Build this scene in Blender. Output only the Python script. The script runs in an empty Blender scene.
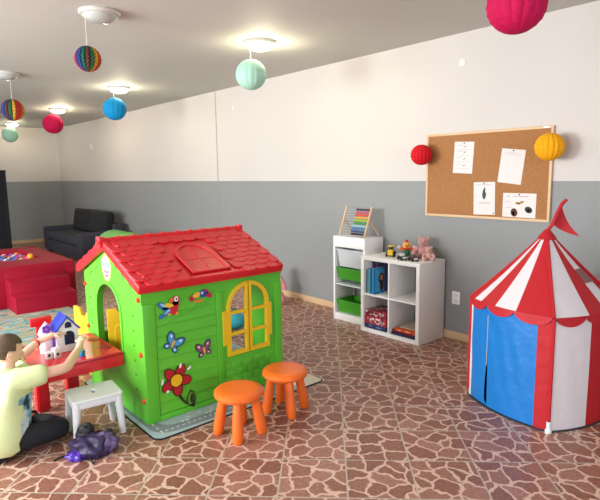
import bpy, bmesh, math, random
from mathutils import Vector, Matrix, Euler
random.seed(7)
S = bpy.context.scene
COL = S.collection
PI = math.pi
R = math.radians

# ------------------------------------------------------------------ camera
cd = bpy.data.cameras.new('camera'); cam = bpy.data.objects.new('camera', cd); COL.objects.link(cam)
cd.sensor_width = 36.0; cd.sensor_fit = 'HORIZONTAL'; cd.lens = 527.93 / 600 * 36.0; cd.clip_start = 0.05
PITCH, ROLL, YAW = .1423, -.0142, .7143
fw = Vector((-math.cos(YAW), math.sin(YAW), 0)); rt = Vector((math.sin(YAW), math.cos(YAW), 0)); upz = Vector((0, 0, 1))
def cam_dir(x, y):
    c, s = math.cos(ROLL), math.sin(ROLL); x, y, k = c*x - s*y, s*x + c*y, 1
    return rt*x + fw*(math.cos(PITCH)*k) + upz*(-math.sin(PITCH)*k) + (fw*math.sin(PITCH) + upz*math.cos(PITCH))*y
c0 = cam_dir(0, 0); cx = (cam_dir(1, 0) - c0).normalized(); cy = (cam_dir(0, 1) - c0).normalized(); cz = -c0.normalized()
cam.matrix_world = Matrix(((cx.x, cy.x, cz.x, 0), (cx.y, cy.y, cz.y, 0), (cx.z, cy.z, cz.z, 1.6), (0, 0, 0, 1)))
S.camera = cam

# ------------------------------------------------------------------ light and exposure
w = bpy.data.worlds.new('daylight_sky'); S.world = w; w.use_nodes = True
w.node_tree.nodes['Background'].inputs[0].default_value = (.75, .87, 1, 1)
w.node_tree.nodes['Background'].inputs[1].default_value = 1.0
def area(name, loc, rot, sx, sy, power, color):
    l = bpy.data.lights.new(name, 'AREA'); l.shape = 'RECTANGLE'; l.size = sx; l.size_y = sy; l.energy = power; l.color = color
    o = bpy.data.objects.new(name, l); COL.objects.link(o); o.location = loc; o.rotation_euler = rot
    return o
DAY = (.93, .96, 1.0)
NEAR_WINDOWS = [-10.6, -7.6, -4.6, -1.6]            # window centres on the wall opposite the long wall
for i, wx in enumerate(NEAR_WINDOWS):
    area('window_daylight', (wx, -2.62, 1.65), (R(84), 0, 0), 2.0, 1.5, [20, 110, 300, 105][i], DAY)
area('window_daylight', (3.02, .8, 1.65), (R(84), 0, R(90)), 2.4, 1.5, 95, (.82, .9, 1.0))
S.view_settings.view_transform = 'Standard'; S.view_settings.look = 'None'; S.view_settings.gamma = 1
S.view_settings.use_curve_mapping = False
S.view_settings.exposure = 0.15

# ------------------------------------------------------------------ materials
def lin(h):
    h = h.lstrip('#'); v = [int(h[i:i+2], 16)/255 for i in (0, 2, 4)]
    return tuple(c/12.92 if c <= .04045 else ((c+.055)/1.055)**2.4 for c in v) + (1,)
MATS = {}
def mat(name, hexc, rough=.5, var=.06, scale=30, bump=0, bscale=80, spec=.5, trans=0, emit=0, sub=0, metal=0, alpha=1, sheen=0, emitc=None):
    if name in MATS: return MATS[name]
    m = bpy.data.materials.new(name); m.use_nodes = True; nt = m.node_tree; b = nt.nodes['Principled BSDF']
    tc = nt.nodes.new('ShaderNodeTexCoord'); n = nt.nodes.new('ShaderNodeTexNoise'); n.inputs['Scale'].default_value = scale; n.inputs['Detail'].default_value = 3
    nt.links.new(tc.outputs['Object'], n.inputs['Vector'])
    mx = nt.nodes.new('ShaderNodeMix'); mx.data_type = 'RGBA'; c = lin(hexc)
    mx.inputs[6].default_value = tuple(max(0, x*(1-var)) for x in c[:3]) + (1,); mx.inputs[7].default_value = tuple(min(1, x*(1+var)) for x in c[:3]) + (1,)
    nt.links.new(n.outputs[0], mx.inputs[0]); nt.links.new(mx.outputs[2], b.inputs['Base Color'])
    b.inputs['Roughness'].default_value = rough; b.inputs['Specular IOR Level'].default_value = spec
    b.inputs['Transmission Weight'].default_value = trans; b.inputs['Metallic'].default_value = metal; b.inputs['Alpha'].default_value = alpha
    b.inputs['Sheen Weight'].default_value = sheen
    if sub:
        b.inputs['Subsurface Weight'].default_value = sub; b.inputs['Subsurface Radius'].default_value = (.02, .01, .006)
    if emit:
        b.inputs['Emission Color'].default_value = lin(emitc or hexc); b.inputs['Emission Strength'].default_value = emit
    if bump:
        n2 = nt.nodes.new('ShaderNodeTexNoise'); n2.inputs['Scale'].default_value = bscale; n2.inputs['Detail'].default_value = 4
        nt.links.new(tc.outputs['Object'], n2.inputs['Vector'])
        bp = nt.nodes.new('ShaderNodeBump'); bp.inputs['Strength'].default_value = bump; bp.inputs['Distance'].default_value = .01
        nt.links.new(n2.outputs[0], bp.inputs['Height']); nt.links.new(bp.outputs[0], b.inputs['Normal'])
    MATS[name] = m
    return m

TILE = .2216*1.6
def floor_material():
    m = bpy.data.materials.new('crazy_paving_tile'); m.use_nodes = True; nt = m.node_tree; N = nt.nodes.new; L = nt.links.new
    b = nt.nodes['Principled BSDF']; tc = N('ShaderNodeTexCoord')
    sc = N('ShaderNodeVectorMath'); sc.operation = 'SCALE'; sc.inputs['Scale'].default_value = 1/TILE; L(tc.outputs['Object'], sc.inputs[0])
    fl = N('ShaderNodeVectorMath'); fl.operation = 'FLOOR'; L(sc.outputs[0], fl.inputs[0])
    fr = N('ShaderNodeVectorMath'); fr.operation = 'FRACTION'; L(sc.outputs[0], fr.inputs[0])
    wn = N('ShaderNodeTexWhiteNoise'); wn.noise_dimensions = '2D'; L(fl.outputs[0], wn.inputs['Vector'])
    off = N('ShaderNodeVectorMath'); off.operation = 'SCALE'; off.inputs['Scale'].default_value = 40; L(wn.outputs['Color'], off.inputs[0])
    ad = N('ShaderNodeVectorMath'); ad.operation = 'ADD'; L(fr.outputs[0], ad.inputs[0]); L(off.outputs[0], ad.inputs[1])
    nz = N('ShaderNodeTexNoise'); nz.noise_dimensions = '2D'; nz.inputs['Scale'].default_value = 5; L(ad.outputs[0], nz.inputs['Vector'])
    ns = N('ShaderNodeVectorMath'); ns.operation = 'SCALE'; ns.inputs['Scale'].default_value = .16; L(nz.outputs['Color'], ns.inputs[0])
    a2 = N('ShaderNodeVectorMath'); a2.operation = 'ADD'; L(ad.outputs[0], a2.inputs[0]); L(ns.outputs[0], a2.inputs[1])
    ve = N('ShaderNodeTexVoronoi'); ve.voronoi_dimensions = '2D'; ve.feature = 'DISTANCE_TO_EDGE'; ve.inputs['Scale'].default_value = 3.1; ve.inputs['Randomness'].default_value = .95
    L(a2.outputs[0], ve.inputs['Vector'])
    vc = N('ShaderNodeTexVoronoi'); vc.voronoi_dimensions = '2D'; vc.inputs['Scale'].default_value = 3.1; vc.inputs['Randomness'].default_value = .95
    L(a2.outputs[0], vc.inputs['Vector'])
    # stone colour, varied stone by stone and by fine speckle
    st = N('ShaderNodeValToRGB'); e = st.color_ramp.elements
    e[0].color = lin('#825445'); e[1].color = lin('#a17262'); st.color_ramp.elements.new(.5).color = lin('#90604f')
    sx = N('ShaderNodeSeparateColor'); L(vc.outputs['Color'], sx.inputs[0]); L(sx.outputs[0], st.inputs[0])
    sp = N('ShaderNodeTexNoise'); sp.inputs['Scale'].default_value = 55; sp.inputs['Detail'].default_value = 5; L(tc.outputs['Object'], sp.inputs['Vector'])
    mm = N('ShaderNodeMix'); mm.data_type = 'RGBA'; mm.blend_type = 'OVERLAY'; mm.inputs[0].default_value = .75
    L(st.outputs[0], mm.inputs[6]); L(sp.outputs[0], mm.inputs[7])
    cr = N('ShaderNodeMapRange'); cr.inputs[1].default_value = .045; cr.inputs[2].default_value = .085; L(ve.outputs['Distance'], cr.inputs[0])
    m1 = N('ShaderNodeMix'); m1.data_type = 'RGBA'; m1.inputs[6].default_value = lin('#d3b09c'); L(cr.outputs[0], m1.inputs[0]); L(mm.outputs[2], m1.inputs[7])
    # thin grout lines of the square tiles
    s3 = N('ShaderNodeSeparateXYZ'); L(fr.outputs[0], s3.inputs[0])
    def edge(sock):
        a = N('ShaderNodeMath'); a.operation = 'SUBTRACT'; a.inputs[1].default_value = .5; L(sock, a.inputs[0])
        c = N('ShaderNodeMath'); c.operation = 'ABSOLUTE'; L(a.outputs[0], c.inputs[0]); return c.outputs[0]
    mxx = N('ShaderNodeMath'); mxx.operation = 'MAXIMUM'; L(edge(s3.outputs[0]), mxx.inputs[0]); L(edge(s3.outputs[1]), mxx.inputs[1])
    gr = N('ShaderNodeMapRange'); gr.inputs[1].default_value = .485; gr.inputs[2].default_value = .49; L(mxx.outputs[0], gr.inputs[0])
    m2 = N('ShaderNodeMix'); m2.data_type = 'RGBA'; m2.inputs[7].default_value = lin('#b5a797'); L(gr.outputs[0], m2.inputs[0]); L(m1.outputs[2], m2.inputs[6])
    L(m2.outputs[2], b.inputs['Base Color']); b.inputs['Roughness'].default_value = .38; b.inputs['Specular IOR Level'].default_value = .5
    bp = N('ShaderNodeBump'); bp.inputs['Strength'].default_value = .25; bp.inputs['Distance'].default_value = .004
    sub = N('ShaderNodeMath'); sub.operation = 'SUBTRACT'; L(cr.outputs[0], sub.inputs[0]); L(gr.outputs[0], sub.inputs[1]); L(sub.outputs[0], bp.inputs['Height'])
    L(bp.outputs[0], b.inputs['Normal'])
    return m
PAINT_Z = 1.518
def wall_material():
    m = bpy.data.materials.new('two_tone_wall_paint'); m.use_nodes = True; nt = m.node_tree; N = nt.nodes.new; L = nt.links.new
    b = nt.nodes['Principled BSDF']; g = N('ShaderNodeNewGeometry'); s = N('ShaderNodeSeparateXYZ'); L(g.outputs['Position'], s.inputs[0])
    c = N('ShaderNodeMath'); c.operation = 'GREATER_THAN'; c.inputs[1].default_value = PAINT_Z; L(s.outputs[2], c.inputs[0])
    n = N('ShaderNodeTexNoise'); n.inputs['Scale'].default_value = 1.3; n.inputs['Detail'].default_value = 5; L(g.outputs['Position'], n.inputs['Vector'])
    def two(a, d):
        x = N('ShaderNodeMix'); x.data_type = 'RGBA'; x.inputs[6].default_value = lin(a); x.inputs[7].default_value = lin(d); L(n.outputs[0], x.inputs[0]); return x.outputs[2]
    mx = N('ShaderNodeMix'); mx.data_type = 'RGBA'; L(c.outputs[0], mx.inputs[0]); L(two('#868887', '#8e908f'), mx.inputs[6]); L(two('#c6c0b9', '#ccc6bf'), mx.inputs[7])
    L(mx.outputs[2], b.inputs['Base Color']); b.inputs['Roughness'].default_value = .55; b.inputs['Specular IOR Level'].default_value = .3
    n2 = N('ShaderNodeTexNoise'); n2.inputs['Scale'].default_value = 60; L(g.outputs['Position'], n2.inputs['Vector'])
    bp = N('ShaderNodeBump'); bp.inputs['Strength'].default_value = .06; bp.inputs['Distance'].default_value = .01; L(n2.outputs[0], bp.inputs['Height']); L(bp.outputs[0], b.inputs['Normal'])
    return m
def rug_material():
    m = bpy.data.materials.new('striped_rug_pile'); m.use_nodes = True; nt = m.node_tree; N = nt.nodes.new; L = nt.links.new
    b = nt.nodes['Principled BSDF']; tc = N('ShaderNodeTexCoord'); mp = N('ShaderNodeMapping'); mp.inputs['Scale'].default_value = (7.5, 1.3, 1); L(tc.outputs['Object'], mp.inputs[0])
    n = N('ShaderNodeTexNoise'); n.inputs['Scale'].default_value = 1.0; n.inputs['Detail'].default_value = 2.5; L(mp.outputs[0], n.inputs['Vector'])
    r = N('ShaderNodeValToRGB'); r.color_ramp.interpolation = 'CONSTANT'; el = r.color_ramp.elements
    cols = ['#5ba7b3', '#8cc4bd', '#e3d8c2', '#4e93ab', '#a9c9a0', '#e0b478', '#7fbcc4', '#d8d4c4', '#c98a6a', '#6fb0a8', '#cfdcc8', '#4c86a0']
    while len(el) < len(cols): el.new(.5)
    for i, c in enumerate(cols): el[i].position = .26 + .48*i/len(cols) if i else 0; el[i].color = tuple(x*.72 for x in lin(c)[:3]) + (1,)
    L(n.outputs[0], r.inputs[0]); L(r.outputs[0], b.inputs['Base Color']); b.inputs['Roughness'].default_value = .95; b.inputs['Specular IOR Level'].default_value = .1
    return m
def wood_material(name, a, d):
    m = bpy.data.materials.new(name); m.use_nodes = True; nt = m.node_tree; N = nt.nodes.new; L = nt.links.new; b = nt.nodes['Principled BSDF']
    tc = N('ShaderNodeTexCoord'); mp = N('ShaderNodeMapping'); mp.inputs['Scale'].default_value = (3, 30, 30); L(tc.outputs['Object'], mp.inputs[0])
    n = N('ShaderNodeTexNoise'); n.inputs['Scale'].default_value = 2; n.inputs['Detail'].default_value = 4; L(mp.outputs[0], n.inputs['Vector'])
    x = N('ShaderNodeMix'); x.data_type = 'RGBA'; x.inputs[6].default_value = lin(a); x.inputs[7].default_value = lin(d); L(n.outputs[0], x.inputs[0]); L(x.outputs[2], b.inputs['Base Color'])
    b.inputs['Roughness'].default_value = .5
    return m
def cork_material():
    m = bpy.data.materials.new('cork'); m.use_nodes = True; nt = m.node_tree; N = nt.nodes.new; L = nt.links.new; b = nt.nodes['Principled BSDF']
    tc = N('ShaderNodeTexCoord'); n = N('ShaderNodeTexNoise'); n.inputs['Scale'].default_value = 90; n.inputs['Detail'].default_value = 6; L(tc.outputs['Object'], n.inputs['Vector'])
    r = N('ShaderNodeValToRGB'); r.color_ramp.elements[0].position = .3; r.color_ramp.elements[0].color = lin('#95653a'); r.color_ramp.elements[1].position = .7; r.color_ramp.elements[1].color = lin('#a97646')
    L(n.outputs[0], r.inputs[0]); L(r.outputs[0], b.inputs['Base Color']); b.inputs['Roughness'].default_value = .9
    return m
def pane_material():
    m = bpy.data.materials.new('clear_pane'); m.use_nodes = True; nt = m.node_tree; N = nt.nodes.new; L = nt.links.new
    out = nt.nodes['Material Output']; t = N('ShaderNodeBsdfTransparent'); g = N('ShaderNodeBsdfGlossy'); g.inputs['Roughness'].default_value = .02
    f = N('ShaderNodeFresnel'); f.inputs['IOR'].default_value = 1.45; x = N('ShaderNodeMixShader'); L(f.outputs[0], x.inputs[0]); L(t.outputs[0], x.inputs[1]); L(g.outputs[0], x.inputs[2]); L(x.outputs[0], out.inputs[0])
    return m

M_FLOOR = floor_material(); M_WALL = wall_material(); M_RUG = rug_material(); M_CORK = cork_material(); M_PANE = pane_material()
M_PINE = wood_material('pale_pine', '#c9a67c', '#dcbd94'); M_BASEB = wood_material('pine_baseboard', '#c3a27c', '#d2b38c')
M_CEIL = mat('ceiling_paint', '#c0c0b8', .7, .02, 2)
M_WHITE = mat('white_laminate', '#f4f2ef', .35, .02)
M_WPLAST = mat('white_plastic', '#e2e6e8', .4, .02)
M_GREEN = mat('lime_green_plastic', '#5cbd30', .38, .05, 8)
M_ROOF = mat('red_roof_plastic', '#d6202a', .36, .05, 12)
M_YEL = mat('yellow_plastic', '#e8bf1c', .4, .05)
M_RED = mat('glossy_red_plastic', '#d81f2c', .22, .04)
M_BOLT = mat('orange_red_plastic', '#d2401f', .4)
M_ORANGE = mat('orange_plastic', '#ee6d22', .34, .05)
M_BLACK = mat('black_fabric', '#15151a', .85, .2)
M_CHAR = mat('charcoal_fabric', '#30313a', .9, .15, 60, .2, 200)
M_PIT = mat('crimson_vinyl', '#98102a', .6, .05, 6, .12, 7, spec=.22)
M_CHROME = mat('pale_grey_metal', '#b9b9b4', .35, .03, metal=.3)

# ------------------------------------------------------------------ mesh building
WM = {}
def wm(o): return WM.get(o.name, Matrix.Identity(4))
def finish(o, label=None, cat=None, group=None, kind=None):
    if label: o['label'] = label
    if cat: o['category'] = cat
    if group: o['group'] = group
    if kind: o['kind'] = kind
    return o
def thing(name, label, cat, loc, rz=0, group=None):
    o = bpy.data.objects.new(name, None); COL.objects.link(o); o.location = loc; o.rotation_euler = (0, 0, rz); o.empty_display_size = .1
    WM[o.name] = Matrix.Translation(Vector(loc)) @ Matrix.Rotation(rz, 4, 'Z')
    return finish(o, label, cat, group)
def ell(cx, cy, rx, ry=None, rot=0, n=24, a0=0, a1=2*PI):
    ry = rx if ry is None else ry; out = []
    for i in range(n):
        a = a0 + (a1-a0)*i/(n if abs(a1-a0-2*PI) < 1e-6 else n-1); x, y = rx*math.cos(a), ry*math.sin(a)
        out.append((cx + x*math.cos(rot) - y*math.sin(rot), cy + x*math.sin(rot) + y*math.cos(rot)))
    return out
def rrect(x0, y0, x1, y1, r, n=6):
    o = []
    for (cx_, cy_, a) in ((x1-r, y1-r, 0), (x0+r, y1-r, PI/2), (x0+r, y0+r, PI), (x1-r, y0+r, 1.5*PI)):
        for i in range(n+1): t = a + PI/2*i/n; o.append((cx_ + r*math.cos(t), cy_ + r*math.sin(t)))
    return o
def arch(x0, x1, y0, ys, n=16, yt=None):
    cx_ = (x0+x1)/2; r = (x1-x0)/2; rv = (yt-ys) if yt else r
    return [(x0, y0), (x1, y0)] + [(cx_ + r*math.cos(PI*i/n), ys + rv*math.sin(PI*i/n)) for i in range(n+1)]
def frame(o, x, y, z):
    o, x, y, z = Vector(o), Vector(x), Vector(y), Vector(z)
    return Matrix(((x.x, y.x, z.x, o.x), (x.y, y.y, z.y, o.y), (x.z, y.z, z.z, o.z), (0, 0, 0, 1)))
def shape_mesh(loops, t, bev=0):
    c = bpy.data.curves.new('outline', 'CURVE'); c.dimensions = '2D'; c.fill_mode = 'BOTH'; c.extrude = max(t/2-bev, 0); c.bevel_depth = bev; c.bevel_resolution = 1; c.offset = -bev
    for lp in loops:
        s = c.splines.new('POLY'); s.points.add(len(lp)-1); s.use_cyclic_u = True
        for p, q in zip(s.points, lp): p.co = (q[0], q[1], 0, 1)
    o = bpy.data.objects.new('outline', c); me = bpy.data.meshes.new_from_object(o); bpy.data.objects.remove(o); bpy.data.curves.remove(c)
    return me
class MB:
    def __init__(s): s.bm = bmesh.new()
    def _mi(s, f0, mi):
        if mi:
            s.bm.faces.ensure_lookup_table()
            for f in s.bm.faces[f0:]: f.material_index = mi
    def mesh(s, me, M=None, mi=0, free=True):
        f0 = len(s.bm.faces); v0 = len(s.bm.verts); s.bm.from_mesh(me); s.bm.verts.ensure_lookup_table()
        if M is not None: bmesh.ops.transform(s.bm, matrix=M, verts=s.bm.verts[v0:])
        s.bm.faces.ensure_lookup_table()
        for f in s.bm.faces[f0:]: f.material_index = mi
        if free: bpy.data.meshes.remove(me)
        return s
    def sub(s, b, M=None, mi=0):
        me = bpy.data.meshes.new('tmp'); b.to_mesh(me); b.free(); return s.mesh(me, M, mi)
    def box(s, a, b, bev=0, M=None, mi=0, seg=2):
        t = bmesh.new(); bmesh.ops.create_cube(t, size=1)
        c = (Vector(a)+Vector(b))/2; d = Vector(b)-Vector(a)
        for v in t.verts: v.co = Vector((v.co.x*abs(d.x), v.co.y*abs(d.y), v.co.z*abs(d.z)))
        if bev: bmesh.ops.bevel(t, geom=t.edges[:], offset=bev, segments=seg, profile=.6, affect='EDGES')
        bmesh.ops.translate(t, vec=c, verts=t.verts)
        return s.sub(t, M, mi)
    def shape(s, loops, t, M=None, bev=0, mi=0): return s.mesh(shape_mesh(loops, t, bev), M, mi)
    def lathe(s, prof, M=None, seg=24, mi=0):
        t = bmesh.new(); rings = []
        for r, z in prof:
            if r < 1e-5: rings.append([t.verts.new((0, 0, z))])
            else: rings.append([t.verts.new((r*math.cos(2*PI*i/seg), r*math.sin(2*PI*i/seg), z)) for i in range(seg)])
        for A, B in zip(rings, rings[1:]):
            for i in range(seg):
                j = (i+1) % seg
                q = [A[i % len(A)], A[j % len(A)], B[j % len(B)], B[i % len(B)]]
                u = []
                for v in q:
                    if v not in u: u.append(v)
                if len(u) > 2: t.faces.new(u)
        bmesh.ops.recalc_face_normals(t, faces=t.faces)
        return s.sub(t, M, mi)
    def tube(s, pts, r, seg=10, M=None, mi=0):
        t = bmesh.new(); pts = [Vector(p) for p in pts]; n = len(pts); rr = r if isinstance(r, (list, tuple)) else [r]*n; rings = []; up = None
        for i, p in enumerate(pts):
            d = (pts[min(i+1, n-1)] - pts[max(i-1, 0)]).normalized()
            if up is None: up = d.orthogonal().normalized()
            up = (up - d*up.dot(d)).normalized(); sd = d.cross(up)
            rings.append([t.verts.new(p + (up*math.cos(2*PI*k/seg) + sd*math.sin(2*PI*k/seg))*rr[i]) for k in range(seg)])
        for A, B in zip(rings, rings[1:]):
            for k in range(seg): t.faces.new((A[k], A[(k+1) % seg], B[(k+1) % seg], B[k]))
        t.faces.new(rings[0][::-1]); t.faces.new(rings[-1])
        bmesh.ops.recalc_face_normals(t, faces=t.faces)
        return s.sub(t, M, mi)
    def ball(s, c, r, sc=(1, 1, 1), M=None, mi=0, sub=3, rot=(0, 0, 0)):
        t = bmesh.new(); bmesh.ops.create_icosphere(t, subdivisions=sub, radius=r)
        bmesh.ops.transform(t, matrix=Matrix.Translation(Vector(c)) @ Euler(rot).to_matrix().to_4x4() @ Matrix.Diagonal((*sc, 1)), verts=t.verts)
        return s.sub(t, M, mi)
    def build(s, name, m, parent=None, loc=None, local=False, smooth=35, label=None, cat=None, group=None, kind=None):
        me = bpy.data.meshes.new(name); o = bpy.data.objects.new(name, me); COL.objects.link(o)
        W = Matrix.Identity(4)
        if parent is not None: W = wm(parent); o.parent = parent
        elif loc is not None: W = Matrix.Translation(Vector(loc)); o.location = loc
        if not local: bmesh.ops.transform(s.bm, matrix=W.inverted(), verts=s.bm.verts)
        WM[o.name] = W
        s.bm.to_mesh(me); s.bm.free()
        for x in (m if isinstance(m, (list, tuple)) else [m]): me.materials.append(x)
        if smooth and len(me.polygons):
            me.polygons.foreach_set('use_smooth', [True]*len(me.polygons)); me.set_sharp_from_angle(angle=R(smooth))
        return finish(o, label, cat, group, kind)
def kids(o): return [c for c in bpy.data.objects if c.parent == o]
def dup(root, loc, rz=0, label=None, group=None):
    def rec(o, par):
        c = o.copy(); COL.objects.link(c)
        if par is not None: c.parent = par
        for k in kids(o): rec(k, c)
        return c
    r = rec(root, None); r.location = loc; r.rotation_euler = (0, 0, rz)
    WM[r.name] = Matrix.Translation(Vector(loc)) @ Matrix.Rotation(rz, 4, 'Z')
    if label: r['label'] = label
    if group: r['group'] = group
    return r

# ------------------------------------------------------------------ the room
X0, X1, Y0, Y1, ZC = -14.4, 3.1, -2.7, 4.367, 2.836
# floor: own axes follow the tile courses, its origin sits on a tile corner
TY = -.0514
e1 = rt*math.cos(TY) + fw*math.sin(TY); e2 = -rt*math.sin(TY) + fw*math.cos(TY)
org = (e1*.0602 + e2*1.5227)*1.6
FM = frame(org, e1, e2, (0, 0, 1))
b = MB(); b.box((X0-.1, Y0-.1, -.1), (X1+.1, Y1+.1, 0)); bmesh.ops.transform(b.bm, matrix=FM.inverted(), verts=b.bm.verts)
o = b.build('floor', M_FLOOR, local=True, kind='structure'); o.matrix_world = FM
MB().box((X0-.1, Y0-.1, ZC), (X1+.1, Y1+.1, ZC+.1)).build('ceiling', M_CEIL, kind='structure')
MB().box((X0-.1, Y1, 0), (X1+.1, Y1+.1, ZC)).build('wall_long', M_WALL, kind='structure')
MB().box((X0-.1, Y0, 0), (X0, Y1, ZC)).build('wall_back', M_WALL, kind='structure')
def holed(x0, x1, holes): return [[(x0, 0), (x1, 0), (x1, ZC), (x0, ZC)]] + [[(a, c), (a, d), (b_, d), (b_, c)] for a, b_, c, d in holes]
MB().shape(holed(X0-.1, X1+.1, [(x-1.05, x+1.05, .88, 2.42) for x in NEAR_WINDOWS]), .1, frame((0, Y0-.05, 0), (1, 0, 0), (0, 0, 1), (0, -1, 0))).build('wall_near', M_WALL, kind='structure')
MB().shape(holed(Y0, Y1, [(-.45, 2.05, .88, 2.42)]), .1, frame((X1+.05, 0, 0), (0, 1, 0), (0, 0, 1), (1, 0, 0))).build('wall_right', M_WALL, kind='structure')
def window(n, M, a, b_):
    t = [[(a, .88), (b_, .88), (b_, 2.42), (a, 2.42)]]; mid = (a+b_)/2
    for u, v in ((a+.06, mid-.04), (mid+.04, b_-.06)): t.append([(u, .94), (u, 2.36), (v, 2.36), (v, .94)])
    f = MB().shape(t, .06, M).build('window_%d' % n, M_WHITE, kind='structure')
    MB().shape([[(a+.05, .93), (b_-.05, .93), (b_-.05, 2.37), (a+.05, 2.37)]], .006, M).build('pane', M_PANE, f)
for i, x in enumerate(NEAR_WINDOWS): window(i+1, frame((0, Y0-.05, 0), (1, 0, 0), (0, 0, 1), (0, -1, 0)), x-1.05, x+1.05)
window(5, frame((X1+.05, 0, 0), (0, 1, 0), (0, 0, 1), (1, 0, 0)), -.45, 2.05)
MB().box((X0, Y1-.016, 0), (X1, Y1, .075), .004).build('baseboard_long', M_BASEB, kind='structure')
MB().box((X0, Y0, 0), (X0+.016, Y1-.016, .075), .004).build('baseboard_back', M_BASEB, kind='structure')
MB().box((-6.913, Y1-.006, .075), (-6.899, Y1, ZC), .002).build('trim_1', mat('grey_conduit', '#969896', .5), kind='structure')

# rug
o = MB().shape([rrect(-7.15, -.9, -5.0, 2.02, .02)], .012, frame((0, 0, .006), (1, 0, 0), (0, 1, 0), (0, 0, 1)), .003).build('striped_rug', M_RUG, loc=(-6.1, .5, 0),
    label='multicoloured wavy striped rug in front of the red ball pit', cat='rug')

# ------------------------------------------------------------------ ball pit
pit = thing('ball_pit', 'crimson foam ball pit with a three step block in front', 'ball pit', (-8.2, 1.45, .0))
PZ = .52
fr_ = frame((0, 0, PZ/2), (1, 0, 0), (0, 1, 0), (0, 0, 1))
MB().shape([rrect(-9.15, .55, -7.2, 2.28, .03), rrect(-8.85, .8, -7.78, 2.0, .03)[::-1]], PZ, fr_, .015).build('pit_wall', M_PIT, pit)
MB().box((-8.86, .79, .02), (-7.77, 2.01, .40), .01).build('pit_base', M_PIT, pit)
st = [(-7.2, .012), (-6.74, .012), (-6.74, .20), (-6.96, .215), (-6.965, .365), (-7.185, .38), (-7.2, .5)]
b = MB(); b.shape([st], .70, frame((0, 1.78, 0), (1, 0, 0), (0, 0, 1), (0, -1, 0)), .012)
b.build('step_block', M_PIT, pit)
b = MB()
for z, x in ((.2, -6.738), (.365, -6.963)): b.tube([(x+.001, 1.44, z-.012), (x+.001, 2.12, z-.012)], .004, 6)
b.build('seam_piping', M_PIT, pit)
BC = [('#1f66b8', 'blue'), ('#d02a2a', 'red'), ('#f0c02a', 'yellow'), ('#3b2f7a', 'purple'), ('#d9d3dc', 'white'), ('#c8408c', 'pink'), ('#2f8fc4', 'light blue'), ('#e8762a', 'orange')]
protos = {}
pos = []
for iy in range(13):
    for ix in range(12):
        pos.append((-8.80 + ix*.087 + .02*(iy % 2) + random.uniform(-.008, .008), 1.948-.088*12 + iy*.088 + random.uniform(-.006, .006), .402+.042 + random.choice((0, 0, .002))))
for i, p in enumerate(pos):
    if p[0] > -7.83 or p[1] > 1.957 or p[1] < .845: continue
    hx, nm = random.choice(BC[:7])
    lb = '%s plastic ball lying among the other balls in the red ball pit' % nm
    if nm not in protos:
        protos[nm] = MB().ball((0, 0, 0), .041, sub=2).build('plastic_ball', mat('ball_'+nm, hx, .3), local=True, label=lb, cat='ball', group=nm+' balls in the ball pit'); protos[nm].location = p
    else:
        c = protos[nm].copy(); COL.objects.link(c); c.location = p
o = MB().ball((0, 0, 0), .045, sub=3).build('plastic_ball', mat('ball_orange', '#ee9a2c', .3), local=True, label='orange ball on top of the others at the near corner of the pit', cat='ball', group='orange ball in the ball pit')
o.location = (-7.93, 1.92, .525)

# ------------------------------------------------------------------ sofa, tunnel, screen
sofa = thing('sofa', 'dark charcoal two seat sofa against the far end of the long wall', 'sofa', (-11.262, 3.75, 0))
MB().box((-12.309, 3.32, .06), (-10.215, 4.24, .30), .03).build('base', M_CHAR, sofa)
MB().box((-12.309, 4.02, .30), (-10.215, 4.26, .68), .05, seg=3).build('backrest', M_CHAR, sofa)
for x0, x1 in ((-12.400, -12.164), (-10.286, -10.050)): MB().box((x0, 3.3, .05), (x1, 4.25, .56), .07, seg=4).build('armrest', M_CHAR, sofa)
for x0, x1 in ((-12.155, -11.234), (-11.216, -10.295)):
    MB().box((x0, 3.3, .31), (x1, 4.0, .46), .045, seg=3).build('seat_cushion', M_CHAR, sofa)
    t = frame((0, 3.93, .46), (1, 0, 0), (0, math.cos(R(12)), -math.sin(R(12))*-1*-1), (0, math.sin(R(12)), math.cos(R(12))))
    MB().box((x0+.02, -.1, 0), (x1-.02, .1, .46), .07, frame((0, 3.93, .47), (1, 0, 0), (0, math.cos(R(10)), -math.sin(R(10))), (0, math.sin(R(10)), math.cos(R(10)))), seg=4).build('back_cushion', M_BLACK, sofa)
for x in (-12.309, -10.215):
    for y in (3.40, 4.15): MB().lathe([(0, 0), (.03, 0), (.035, .07), (0, .07)], Matrix.Translation((x, y, 0)), 10).build('foot', M_BLACK, sofa)

tun = thing('play_tunnel', 'green and blue fabric play tunnel lying behind the red roofed playhouse', 'toy', (-7.82, 3.5, 0))
b = MB(); prof = []
for i in range(49):
    z = 1.85*i/48; prof.append((.335 + .012*math.cos(i*PI/2), z))
prof += [(.32, 1.85)] + [(r-.018, z) for r, z in prof[::-1]] + [(prof[0][0], 0)]
b.lathe(prof, Matrix.Translation((-8.95, 3.5, .357)) @ Matrix.Rotation(R(90), 4, 'Y') , 28)
b.build('tunnel_sleeve', mat('green_tunnel_fabric', '#6fb058', .6, .35, 4), tun)
for x in (-8.95, -7.1):
    b = MB(); b.tube([(x, 3.5+.335*math.cos(a*PI/16), .357+.335*math.sin(a*PI/16)) for a in range(33)], .012, 8); b.build('rim', mat('teal_tunnel_trim', '#3d8fb0', .5), tun)

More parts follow.
